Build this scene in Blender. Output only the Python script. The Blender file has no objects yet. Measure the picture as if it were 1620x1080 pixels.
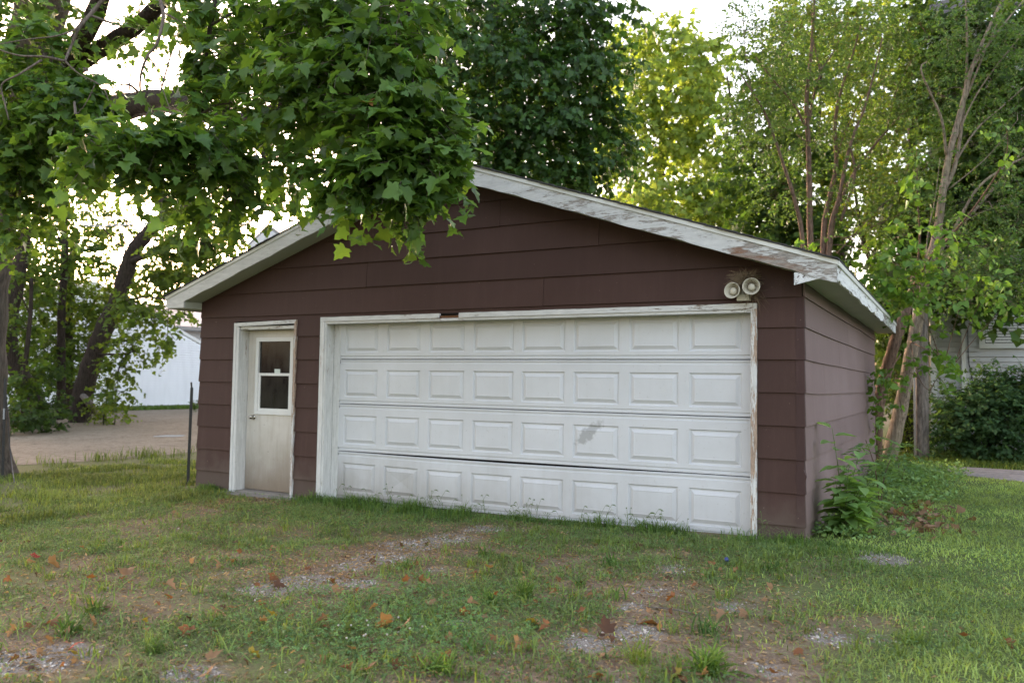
import bpy, math, random
import numpy as np
from mathutils import Matrix, Vector

C = bpy.context.scene.collection
SC = bpy.context.scene
rng = np.random.default_rng(11)
random.seed(5)

# ------------------------------------------------------------------ camera
CAM = np.array([1.1864, -7.5103, 1.4617])
YAW, PITCH, ROLL, FPX = -.5022, .0498, .0151, 1279.84
def _rows():
    cy, sy, cp, sp = math.cos(YAW), math.sin(YAW), math.cos(PITCH), math.sin(PITCH)
    f = np.array([sy*cp, cy*cp, sp]); r = np.array([cy, -sy, 0.]); u = np.cross(r, f)
    c, s = math.cos(ROLL), math.sin(ROLL)
    return np.stack([c*r+s*u, -s*r+c*u, f])
MR = _rows()
cam_d = bpy.data.cameras.new('camera'); cam = bpy.data.objects.new('camera', cam_d); C.objects.link(cam)
m = Matrix.Identity(4)
for i in range(3):
    m[i][0], m[i][1], m[i][2], m[i][3] = MR[0][i], MR[1][i], -MR[2][i], CAM[i]
cam.matrix_world = m
cam_d.sensor_width = 36.0; cam_d.lens = FPX/1620*36.0
cam_d.clip_start = .05; cam_d.clip_end = 1500
cam_d.dof.use_dof = True; cam_d.dof.focus_distance = 6.6; cam_d.dof.aperture_fstop = 2.2
SC.camera = cam

# ------------------------------------------------------------------ world, sun, exposure
SUN_EL, SUN_AZ = math.radians(3.5), math.atan2(-.90, .44)      # azimuth measured from +Y towards +X
W = bpy.data.worlds.new('World'); SC.world = W; W.use_nodes = True
nt = W.node_tree; nt.nodes.clear()
sky = nt.nodes.new('ShaderNodeTexSky'); sky.sky_type = 'NISHITA'; sky.sun_disc = False
sky.sun_elevation = SUN_EL; sky.sun_rotation = SUN_AZ; sky.air_density = 1.0; sky.dust_density = 4.0; sky.ozone_density = 1.0
hs = nt.nodes.new('ShaderNodeHueSaturation'); hs.inputs['Saturation'].default_value = .72
bg = nt.nodes.new('ShaderNodeBackground'); bg.inputs['Strength'].default_value = .15
wo = nt.nodes.new('ShaderNodeOutputWorld')
nt.links.new(sky.outputs[0], hs.inputs['Color'])
wb = nt.nodes.new('ShaderNodeMix'); wb.data_type = 'RGBA'; wb.blend_type = 'MULTIPLY'; wb.inputs[0].default_value = 1.; wb.inputs[7].default_value = (1.05, .965, 1.03, 1)
nt.links.new(hs.outputs[0], wb.inputs[6]); nt.links.new(wb.outputs[2], bg.inputs['Color']); nt.links.new(bg.outputs[0], wo.inputs[0])
sl = bpy.data.lights.new('sun', 'SUN'); sl.energy = .8; sl.angle = math.radians(14); sl.color = (1, .86, .68)
so = bpy.data.objects.new('sun', sl); C.objects.link(so)
sd = Vector((math.sin(SUN_AZ)*math.cos(SUN_EL), math.cos(SUN_AZ)*math.cos(SUN_EL), math.sin(SUN_EL)))
so.rotation_euler = sd.to_track_quat('Z', 'Y').to_euler(); so.location = sd*60
SC.view_settings.view_transform = 'Standard'; SC.view_settings.look = 'None'
SC.view_settings.gamma = 1; SC.view_settings.use_curve_mapping = False
SC.view_settings.exposure = 3.95

# ------------------------------------------------------------------ places seen from the survey of the photograph
def ray(u, v): return MR.T @ np.array([(u-810)/FPX, -(v-540)/FPX, 1.])
def at(u, v, D): return CAM + ray(u, v)*D
def ony(u, v, y): d = ray(u, v); return CAM + d*(y-CAM[1])/d[1]
def onx(u, v, x): d = ray(u, v); return CAM + d*(x-CAM[0])/d[0]
def onpl(u, v, P, n): d = ray(u, v); return CAM + d*(np.dot(np.asarray(P)-CAM, n)/np.dot(d, n))
_N = np.random.default_rng(3).random((64, 64))
def vnoise(x, y, s):
    x = np.asarray(x, float)/s + 17.3; y = np.asarray(y, float)/s + 5.1
    xi = np.floor(x).astype(int); yi = np.floor(y).astype(int); fx = x-xi; fy = y-yi
    fx = fx*fx*(3-2*fx); fy = fy*fy*(3-2*fy)
    g_ = lambda a, b: _N[a % 64, b % 64]
    return (g_(xi, yi)*(1-fx)+g_(xi+1, yi)*fx)*(1-fy)+(g_(xi, yi+1)*(1-fx)+g_(xi+1, yi+1)*fx)*fy
def g(x, y):
    x = np.asarray(x, float); y = np.asarray(y, float)
    b = np.clip(.09+.0163*x, -.1, .14)
    w = np.clip((x+10.5)/2, 0, 1)*np.clip((7-np.abs(y+1))/2, 0, 1)
    return b + w*(.05*(vnoise(x, y, 1.3)-.5)+.02*(vnoise(x, y, .35)-.5))*np.clip((-y-.1)/.5+np.clip((x-.3)/.5, 0, 1), 0.1, 1)
def gp(u, v):
    d = ray(u, v); z = 0.
    for _ in range(12):
        P = CAM + d*(z-CAM[2])/d[2]; z = float(g(P[0], P[1]))
    return np.array([P[0], P[1], z])
def nrm(a): return a/np.maximum(np.linalg.norm(a, axis=-1, keepdims=True), 1e-9)

# ------------------------------------------------------------------ objects, parts, tags
def tag(o, label=None, cat=None, group=None, kind=None):
    if label: o['label'] = label
    if cat: o['category'] = cat
    if group: o['group'] = group
    if kind: o['kind'] = kind
    return o
def empty(name, loc, label, cat, group=None):
    o = bpy.data.objects.new(name, None); C.objects.link(o); o.location = Vector([float(c) for c in loc]); o.empty_display_size = .2
    return tag(o, label, cat, group)
def link(name, me, parent=None, kind=None):
    o = bpy.data.objects.new(name, me); C.objects.link(o)
    if parent is not None:
        o.parent = parent
        o.matrix_parent_inverse = world_inv(parent)
    if kind: o['kind'] = kind
    return o
def world_inv(p):
    m_ = Matrix.Identity(4)
    while p is not None:
        m_ = p.matrix_parent_inverse @ p.matrix_basis if False else m_
        break
    q, acc = p, Matrix.Identity(4)
    while q is not None:
        loc = Matrix.LocRotScale(q.location, q.rotation_euler, q.scale)
        acc = (q.matrix_parent_inverse @ loc if q.parent else loc) @ acc
        q = q.parent
    return acc.inverted()

class MB:
    """collects polygons in world space and links them as one mesh object"""
    def __init__(s): s.v = []; s.f = []; s.c = []
    def poly(s, pts):
        b = len(s.v); s.v += [tuple(float(c) for c in p) for p in pts]; s.f.append(tuple(range(b, b+len(pts))))
    def mesh(s, vs, fs):
        b = len(s.v); s.v += [tuple(float(c) for c in p) for p in vs]; s.f += [tuple(i+b for i in f) for f in fs]
    def box(s, x0, x1, y0, y1, z0, z1):
        s.mesh([(x0,y0,z0),(x1,y0,z0),(x1,y1,z0),(x0,y1,z0),(x0,y0,z1),(x1,y0,z1),(x1,y1,z1),(x0,y1,z1)],
               [(0,3,2,1),(4,5,6,7),(0,1,5,4),(1,2,6,5),(2,3,7,6),(3,0,4,7)])
    def prism(s, front, back):
        n = len(front); b = len(s.v)
        s.v += [tuple(map(float, p)) for p in front]+[tuple(map(float, p)) for p in back]
        s.f.append(tuple(range(b, b+n))); s.f.append(tuple(range(b+2*n-1, b+n-1, -1)))
        for i in range(n):
            j = (i+1) % n; s.f.append((b+j, b+i, b+n+i, b+n+j))
    def tube(s, P, R, n=8, cap=True):
        P = np.asarray(P, float); K = len(P); R = np.atleast_1d(np.asarray(R, float)); R = np.interp(np.linspace(0, 1, K), np.linspace(0, 1, len(R)), R) if len(R) > 1 else np.full(K, R[0])
        T = nrm(np.gradient(P, axis=0)); up = np.array([.31, .2, .93]) if abs(T[0][2]) < .9 else np.array([1., .1, 0])
        a = nrm(np.cross(T, up)); b_ = np.cross(T, a)
        th = np.arange(n)*2*math.pi/n
        V = P[:, None]+R[:, None, None]*(np.cos(th)[None, :, None]*a[:, None]+np.sin(th)[None, :, None]*b_[:, None])
        base = len(s.v); s.v += [tuple(p) for p in V.reshape(-1, 3)]
        for i in range(K-1):
            for j in range(n):
                k = (j+1) % n
                s.f.append((base+i*n+j, base+i*n+k, base+(i+1)*n+k, base+(i+1)*n+j))
        if cap:
            s.f.append(tuple(base+j for j in range(n-1, -1, -1))); s.f.append(tuple(base+(K-1)*n+j for j in range(n)))
    def lathe(s, prof, M_, n=20):
        """prof: (r, h) pairs; M_: 4x4, axis = local z"""
        base = len(s.v)
        for r, h in prof:
            for j in range(n):
                a = 2*math.pi*j/n; p = M_ @ Vector((r*math.cos(a), r*math.sin(a), h)); s.v.append(tuple(p))
        for i in range(len(prof)-1):
            for j in range(n):
                k = (j+1) % n; s.f.append((base+i*n+j, base+i*n+k, base+(i+1)*n+k, base+(i+1)*n+j))
    def build(s, name, mat, parent=None, smooth=False, kind=None, normals=True):
        me = bpy.data.meshes.new(name); me.from_pydata(s.v, [], s.f)
        if normals:
            import bmesh
            bm = bmesh.new(); bm.from_mesh(me); bmesh.ops.recalc_face_normals(bm, faces=bm.faces); bm.to_mesh(me); bm.free()
        me.materials.append(mat)
        if smooth: me.polygons.foreach_set('use_smooth', [True]*len(me.polygons))
        me.update()
        return link(name, me, parent, kind)

def np_mesh(name, V, F, mat, col=None, smooth=False):
    """V (n,3), F (m,k) index array of one polygon size (or list of such), col (n,3) linear"""
    me = bpy.data.meshes.new(name); Fs = F if isinstance(F, list) else [F]
    me.vertices.add(len(V)); me.vertices.foreach_set('co', np.ascontiguousarray(V, np.float32).ravel())
    loops = np.concatenate([f.ravel() for f in Fs]).astype(np.int32)
    tot = np.concatenate([np.full(len(f), f.shape[1]) for f in Fs]).astype(np.int32)
    st = np.concatenate([[0], np.cumsum(tot)[:-1]]).astype(np.int32)
    me.loops.add(len(loops)); me.loops.foreach_set('vertex_index', loops)
    me.polygons.add(len(tot)); me.polygons.foreach_set('loop_start', st); me.polygons.foreach_set('loop_total', tot)
    if smooth: me.polygons.foreach_set('use_smooth', np.ones(len(tot), bool))
    if col is not None:
        at_ = me.attributes.new('Col', 'FLOAT_COLOR', 'POINT')
        c4 = np.ones((len(V), 4), np.float32); c4[:, :3] = col; at_.data.foreach_set('color', c4.ravel())
    me.materials.append(mat); me.update(calc_edges=True); me.validate()
    return me

def spline(P, n=6):
    P = [np.asarray(p, float) for p in P]
    if len(P) < 3: return np.array([P[0]+(P[-1]-P[0])*t for t in np.linspace(0, 1, n+1)])
    Q = [2*P[0]-P[1]]+P+[2*P[-1]-P[-2]]; out = []
    for i in range(1, len(Q)-2):
        for t in np.linspace(0, 1, n, endpoint=False):
            a, b, c, d = Q[i-1], Q[i], Q[i+1], Q[i+2]
            out.append(.5*((2*b)+(-a+c)*t+(2*a-5*b+4*c-d)*t*t+(-a+3*b-3*c+d)*t**3))
    out.append(P[-1]); return np.array(out)

# ------------------------------------------------------------------ materials
class NT:
    def __init__(s, name):
        s.m = bpy.data.materials.new(name); s.m.use_nodes = True; s.t = s.m.node_tree; s.t.nodes.clear()
        s.out = s.n('ShaderNodeOutputMaterial')
    def n(s, typ, **k):
        o = s.t.nodes.new(typ)
        for a, b in k.items(): setattr(o, a, b)
        return o
    def l(s, a, b): s.t.links.new(a, b)
    def co(s, kind='Object', scale=(1, 1, 1)):
        t = s.n('ShaderNodeTexCoord'); mp = s.n('ShaderNodeMapping'); mp.inputs['Scale'].default_value = scale
        s.l(t.outputs[kind], mp.inputs[0]); return mp.outputs[0]
    def world(s, scale=(1, 1, 1)):
        t = s.n('ShaderNodeNewGeometry'); mp = s.n('ShaderNodeMapping'); mp.inputs['Scale'].default_value = scale
        s.l(t.outputs['Position'], mp.inputs[0]); return mp.outputs[0]
    def noise(s, vec, scale, detail=5, rough=.55):
        o = s.n('ShaderNodeTexNoise'); o.inputs['Scale'].default_value = scale; o.inputs['Detail'].default_value = detail
        o.inputs['Roughness'].default_value = rough; s.l(vec, o.inputs['Vector']); return o.outputs['Fac']
    def ramp(s, fac, a, b, ca=(0, 0, 0, 1), cb=(1, 1, 1, 1)):
        if a < 0 or b > 1:
            mr = s.n('ShaderNodeMapRange', interpolation_type='SMOOTHSTEP'); s.l(fac, mr.inputs[0]); mr.inputs[1].default_value = a; mr.inputs[2].default_value = b; fac, a, b = mr.outputs[0], 0., 1.
        o = s.n('ShaderNodeValToRGB'); e = o.color_ramp.elements
        e[0].position, e[1].position = a, b; e[0].color, e[1].color = ca, cb; s.l(fac, o.inputs[0]); return o.outputs[0]
    def mix(s, fac, a, b, mode='MIX'):
        o = s.n('ShaderNodeMix', data_type='RGBA', blend_type=mode)
        if isinstance(fac, (int, float)): o.inputs[0].default_value = fac
        else: s.l(fac, o.inputs[0])
        for i, x in ((6, a), (7, b)):
            if isinstance(x, tuple): o.inputs[i].default_value = x if len(x) == 4 else (*x, 1)
            else: s.l(x, o.inputs[i])
        return o.outputs[2]
    def math(s, op, a, b=0., clamp=False):
        o = s.n('ShaderNodeMath', operation=op, use_clamp=clamp)
        for i, x in enumerate((a, b)):
            if isinstance(x, (int, float)): o.inputs[i].default_value = x
            else: s.l(x, o.inputs[i])
        return o.outputs[0]
    def bump(s, h, strength=.3, dist=.01):
        o = s.n('ShaderNodeBump'); o.inputs['Strength'].default_value = strength; o.inputs['Distance'].default_value = dist
        s.l(h, o.inputs['Height']); return o.outputs[0]
    def bsdf(s, col, rough=.6, nor=None, spec=.35, metal=0.):
        o = s.n('ShaderNodeBsdfPrincipled')
        if isinstance(col, tuple): o.inputs['Base Color'].default_value = (*col[:3], 1)
        else: s.l(col, o.inputs['Base Color'])
        if isinstance(rough, (int, float)): o.inputs['Roughness'].default_value = rough
        else: s.l(rough, o.inputs['Roughness'])
        o.inputs['Specular IOR Level'].default_value = spec; o.inputs['Metallic'].default_value = metal
        if nor is not None: s.l(nor, o.inputs['Normal'])
        return o.outputs[0]
    def done(s, sh): s.l(sh, s.out.inputs[0]); return s.m

def simple(name, col, rough=.6, var=.25, scale=8., bump=.15, spec=.35, metal=0.):
    n = NT(name); v = n.world(); f = n.noise(v, scale, 6)
    c = n.mix(f, tuple(x*(1-var) for x in col), tuple(min(1, x*(1+var)) for x in col))
    return n.done(n.bsdf(c, rough, n.bump(n.noise(v, scale*9, 4), bump, .004), spec, metal))

def siding_mat(name, base, fade, streak):
    n = NT(name); v = n.world(); oi = n.n('ShaderNodeObjectInfo')
    grain = n.noise(n.world((26, 26, 3)), 6, 6, .6); blot = n.noise(v, 1.1, 5, .6); fine = n.noise(v, 60, 3)
    c = n.mix(n.ramp(blot, .35, .72), base, fade)
    c = n.mix(n.math('MULTIPLY', n.ramp(n.noise(n.world((7, 7, .55)), 1.6, 6, .65), .48, .78), streak), c, tuple(min(1, x*1.7+.02) for x in fade))
    c = n.mix(n.math('MULTIPLY', oi.outputs['Random'], .30), c, tuple(x*.62 for x in base))
    c = n.mix(n.math('MULTIPLY', n.ramp(grain, .42, .7), .22), c, tuple(x*.7 for x in base))
    # chips down to the pale hardboard, and splashed soil along the foot of the wall
    chip = n.ramp(n.noise(v, 38, 2, .5), .765, .78)
    c = n.mix(n.math('MULTIPLY', chip, .6), c, (.34, .25, .2))
    sep = n.n('ShaderNodeSeparateXYZ'); n.l(v, sep.inputs[0])
    dirt = n.math('MULTIPLY', n.ramp(n.math('ADD', sep.outputs[2], n.math('MULTIPLY', n.noise(v, 5, 5), -.5)), -.12, .28, (1, 1, 1, 1), (0, 0, 0, 1)), .45)
    c = n.mix(dirt, c, (.13, .105, .085))
    nor = n.bump(n.math('ADD', n.math('MULTIPLY', grain, .6), fine), .22, .003)
    return n.done(n.bsdf(c, n.ramp(blot, .2, .8, (.58, .58, .58, 1), (.75, .75, .75, 1)), nor, .22))

def peel_mat(name, axis, amount, wood=(.20, .165, .14), paint=(.66, .66, .645), rust=None, ramped=None):
    """old white paint flaking off grey wood; the grain runs along 'axis'"""
    n = NT(name); sc = {'x': (.9, 6, 6), 'z': (7, 7, .8), 'y': (6, .7, 7)}[axis]
    v = n.world(); vs = n.world(sc)
    big = n.noise(v, .9, 3, .5); f = n.noise(vs, 3.4, 8, .68); fine = n.noise(vs, 14, 6, .7)
    s_ = n.math('ADD', n.math('MULTIPLY', big, .30), n.math('ADD', n.math('MULTIPLY', f, .48), n.math('MULTIPLY', fine, .38)))
    if ramped:
        sx = n.n('ShaderNodeSeparateXYZ'); n.l(v, sx.inputs[0]); mr = n.n('ShaderNodeMapRange'); n.l(sx.outputs[0], mr.inputs[0]); mr.inputs[1].default_value, mr.inputs[2].default_value = ramped[:2]; mr.inputs[4].default_value = ramped[2]
        s_ = n.math('ADD', s_, mr.outputs[0])
    mask = n.ramp(s_, .70-amount, .715-amount)
    grain = n.noise(n.world(tuple(a*4 for a in sc)), 8, 5, .6)
    wcol = n.mix(n.ramp(grain, .3, .7), tuple(x*.55 for x in wood), tuple(x*1.5 for x in wood))
    if rust is not None:
        (rx0, rx1, rz), rc = rust
        sep = n.n('ShaderNodeSeparateXYZ'); n.l(v, sep.inputs[0])
        low = n.math('SUBTRACT', n.math('ADD', sep.outputs[2], n.math('MULTIPLY', sep.outputs[0], .337)), rz)
        m1 = n.ramp(n.math('ADD', low, n.math('MULTIPLY', n.noise(vs, 5, 6), -.12)), -.05, -.005, (1, 1, 1, 1), (0, 0, 0, 1))
        m2 = n.math('MULTIPLY', n.ramp(sep.outputs[0], rx0, rx0+.18), 1.)
        o = n.n('ShaderNodeMapRange'); n.l(sep.outputs[0], o.inputs[0]); o.inputs[1].default_value = rx0; o.inputs[2].default_value = rx0+.2
        o2 = n.n('ShaderNodeMapRange'); n.l(sep.outputs[0], o2.inputs[0]); o2.inputs[1].default_value = rx1; o2.inputs[2].default_value = rx1-.15
        rm = n.math('MULTIPLY', n.math('MULTIPLY', m1, o.outputs[0]), o2.outputs[0])
        wcol = n.mix(n.math('MULTIPLY', n.math('MULTIPLY', rm, n.ramp(f, .4, .6)), .9), wcol, n.mix(grain, tuple(x*.4 for x in rc), rc))
        mask = n.math('MAXIMUM', mask, n.ramp(n.math('ADD', rm, n.math('MULTIPLY', n.math('SUBTRACT', fine, .5), 2.2)), .6, .7))
    pcol = n.mix(n.ramp(n.noise(vs, 5, 7, .7), .35, .75), paint, tuple(x*.66 for x in paint))
    pcol = n.mix(n.math('MULTIPLY', n.ramp(n.noise(v, 30, 3), .6, .72), .25), pcol, (.3, .29, .26))
    c = n.mix(mask, pcol, wcol)
    h = n.math('ADD', n.math('MULTIPLY', mask, -1.), n.math('MULTIPLY', grain, .35))
    return n.done(n.bsdf(c, n.ramp(mask, 0, 1, (.5, .5, .5, 1), (.85, .85, .85, 1)), n.bump(h, .55, .004), .35))

def door_mat():
    n = NT('white_door_paint'); v = n.world(); sep = n.n('ShaderNodeSeparateXYZ'); n.l(v, sep.inputs[0])
    blot = n.noise(v, 1.7, 6, .6); run = n.noise(n.world((9, 9, .7)), 1.3, 6, .65); fine = n.noise(v, 45, 3)
    c = n.mix(n.ramp(blot, .3, .75), (.60, .612, .635), (.53, .54, .555))
    c = n.mix(n.math('MULTIPLY', n.ramp(run, .5, .85), .12), c, (.42, .40, .35))
    # splashed mud: low down, and more of it towards the worn left end
    lo = n.math('ADD', sep.outputs[2], n.math('ADD', n.math('MULTIPLY', blot, -.5), n.math('MULTIPLY', run, -.3)))
    mud = n.math('MULTIPLY', n.ramp(lo, -.32, .22, (1, 1, 1, 1), (0, 0, 0, 1)), n.ramp(sep.outputs[0], -1, 0))
    o = n.n('ShaderNodeMapRange'); n.l(sep.outputs[0], o.inputs[0]); o.inputs[1].default_value = -1.5; o.inputs[2].default_value = -5.2; o.inputs[3].default_value = .22; o.inputs[4].default_value = .8
    mud = n.math('MULTIPLY', n.ramp(lo, -.60, .30, (1, 1, 1, 1), (0, 0, 0, 1)), o.outputs[0])
    c = n.mix(mud, c, (.20, .165, .125))
    c = n.mix(n.math('MULTIPLY', n.ramp(fine, .66, .74), .35), c, (.28, .26, .23))
    # greasy smudge on one panel
    P = ony(930, 686, .12)
    d = n.n('ShaderNodeVectorMath', operation='SUBTRACT'); n.l(v, d.inputs[0]); d.inputs[1].default_value = P
    mp0 = n.n('ShaderNodeMapping'); mp0.inputs['Rotation'].default_value = (0, math.radians(40), 0); n.l(d.outputs[0], mp0.inputs[0])
    mp = n.n('ShaderNodeMapping'); mp.inputs['Scale'].default_value = (6., 1, 17); n.l(mp0.outputs[0], mp.inputs[0])
    ln = n.n('ShaderNodeVectorMath', operation='LENGTH'); n.l(mp.outputs[0], ln.inputs[0])
    sm = n.ramp(n.math('ADD', ln.outputs['Value'], n.math('MULTIPLY', n.math('SUBTRACT', n.noise(v, 22, 4), .5), 1.8)), .7, 1.25, (1, 1, 1, 1), (0, 0, 0, 1))
    c = n.mix(n.math('MULTIPLY', sm, .62), c, (.24, .24, .235))
    h = n.math('ADD', n.math('MULTIPLY', n.noise(v, 2.6, 2), 6.), n.math('MULTIPLY', n.noise(n.world((60, 60, 9)), 5, 3), .25))
    return n.done(n.bsdf(c, .48, n.bump(h, .28, .006), .4))

def entry_mat():
    n = NT('cream_door_paint'); v = n.world(); sep = n.n('ShaderNodeSeparateXYZ'); n.l(v, sep.inputs[0])
    blot = n.noise(v, 2.5, 6, .6); run = n.noise(n.world((14, 14, 1.2)), 1.6, 6, .6)
    c = n.mix(n.ramp(blot, .3, .75), (.60, .57, .52), (.50, .465, .41))
    lo = n.math('ADD', sep.outputs[2], n.math('ADD', n.math('MULTIPLY', blot, -.3), n.math('MULTIPLY', run, -.35)))
    c = n.mix(n.math('MULTIPLY', n.ramp(lo, -.45, .62, (1, 1, 1, 1), (0, 0, 0, 1)), .95), c, (.17, .125, .085))
    c = n.mix(n.math('MULTIPLY', n.ramp(run, .52, .72), .35), c, (.36, .30, .23))
    c = n.mix(n.ramp(n.noise(v, 24, 3), .72, .75), c, (.22, .18, .14))
    return n.done(n.bsdf(c, .5, n.bump(n.noise(v, 40, 3), .12, .003), .35))

def leaf_mat(name, gloss=.38, trans=.34, spec=.4):
    n = NT(name); a = n.n('ShaderNodeAttribute', attribute_name='Col'); v = n.world()
    mo = n.noise(v, 55, 3); c = n.mix(n.math('MULTIPLY', n.ramp(mo, .3, .75), .35), a.outputs['Color'], n.mix(1., a.outputs['Color'], (.55, .6, .5), 'MULTIPLY'))
    p = n.bsdf(c, gloss, n.bump(n.noise(v, 90, 2), .25, .003), spec)
    t = n.n('ShaderNodeBsdfTranslucent'); n.l(n.mix(1., a.outputs['Color'], (2.3, 2.15, .9), 'MULTIPLY'), t.inputs[0])
    ms = n.n('ShaderNodeMixShader'); ms.inputs[0].default_value = trans; n.l(p, ms.inputs[1]); n.l(t.outputs[0], ms.inputs[2])
    return n.done(ms.outputs[0])

def bark_mat(name, base, scale=1., rough=.9):
    n = NT(name); vs = n.world((9*scale, 9*scale, 1.6*scale)); v = n.world()
    f = n.noise(vs, 3, 7, .65); big = n.noise(v, 2, 4)
    c = n.mix(n.ramp(f, .35, .65), tuple(x*.4 for x in base), tuple(x*1.35 for x in base))
    c = n.mix(n.math('MULTIPLY', n.ramp(big, .5, .7), .4), c, (base[0]*.8, base[1]*.95, base[2]*.7))
    return n.done(n.bsdf(c, rough, n.bump(f, .9, .03/scale), .15))

def ground_mat():
    n = NT('yard_soil'); v = n.world(); a = n.n('ShaderNodeAttribute', attribute_name='Col')
    sep = n.n('ShaderNodeSeparateColor'); n.l(a.outputs['Color'], sep.inputs[0])
    f1 = n.noise(v, 3, 8, .65); f2 = n.noise(v, 38, 5, .7); f3 = n.noise(v, 130, 3, .6)
    soil = n.mix(n.ramp(f1, .3, .7), (.125, .088, .062), (.21, .155, .110))
    soil = n.mix(n.ramp(f2, .42, .68), soil, (.30, .225, .155))                   # dry thatch
    soil = n.mix(n.math('MULTIPLY', n.ramp(f3, .55, .7), .5), soil, (.050, .036, .026))
    moss = n.mix(n.ramp(f2, .35, .65), (.075, .095, .035), (.16, .19, .07))
    c = n.mix(n.ramp(n.math('ADD', sep.outputs[1], n.math('MULTIPLY', n.math('SUBTRACT', f2, .5), .9)), .3, .75), soil, moss)
    vo = n.n('ShaderNodeTexVoronoi'); vo.inputs['Scale'].default_value = 75; n.l(v, vo.inputs['Vector'])
    gr = n.mix(n.ramp(vo.outputs['Distance'], .0, .55), (.56, .515, .455), (.21, .18, .15))
    gv = n.n('ShaderNodeSeparateColor'); n.l(vo.outputs['Color'], gv.inputs[0])
    gr = n.mix(n.math('MULTIPLY', gv.outputs[0], .6), gr, (.17, .155, .14))
    gm = n.ramp(n.math('ADD', sep.outputs[0], n.math('MULTIPLY', n.math('SUBTRACT', n.noise(v, 14, 6, .7), .5), 1.1)), .42, .62)
    c = n.mix(gm, c, gr)
    h = n.math('ADD', n.math('MULTIPLY', f2, .6), n.math('ADD', n.math('MULTIPLY', f3, .3), n.math('MULTIPLY', vo.outputs['Distance'], -.6)))
    return n.done(n.bsdf(c, .95, n.bump(h, .7, .02), .03))

def gravel_mat(name, a, b, c_, vs=22):
    n = NT(name); v = n.world(); vo = n.n('ShaderNodeTexVoronoi'); vo.inputs['Scale'].default_value = vs; n.l(v, vo.inputs['Vector'])
    f = n.noise(n.world((.9, .35, 1)), .8, 8, .66); f2 = n.noise(v, 4, 7, .7)
    col = n.mix(n.ramp(f, .34, .66), a, b); col = n.mix(n.ramp(f2, .5, .66), col, c_)
    gv = n.n('ShaderNodeSeparateColor'); n.l(vo.outputs['Color'], gv.inputs[0])
    col = n.mix(n.math('MULTIPLY', gv.outputs[0], .45), col, tuple(x*1.6 for x in a))
    return n.done(n.bsdf(col, .95, n.bump(n.math('ADD', vo.outputs['Distance'], f2), .6, .02), .1))

def glass_mat():
    n = NT('dusty_glass'); v = n.world(); f = n.noise(n.world((3, 3, 1.2)), 3, 7, .65)
    c = n.mix(n.ramp(f, .35, .75), (.010, .010, .011), (.026, .026, .025))
    return n.done(n.bsdf(c, n.ramp(f, .3, .8, (.05, .05, .05, 1), (.2, .2, .2, 1)), None, .35))

def lap_mat(name, col, dirt=.2):
    n = NT(name); v = n.world(); f = n.noise(n.world((2, 2, .5)), 1.5, 6)
    return n.done(n.bsdf(n.mix(n.math('MULTIPLY', n.ramp(f, .4, .8), dirt*2), col, tuple(x*.75 for x in col)), .5, None, .3))

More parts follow.
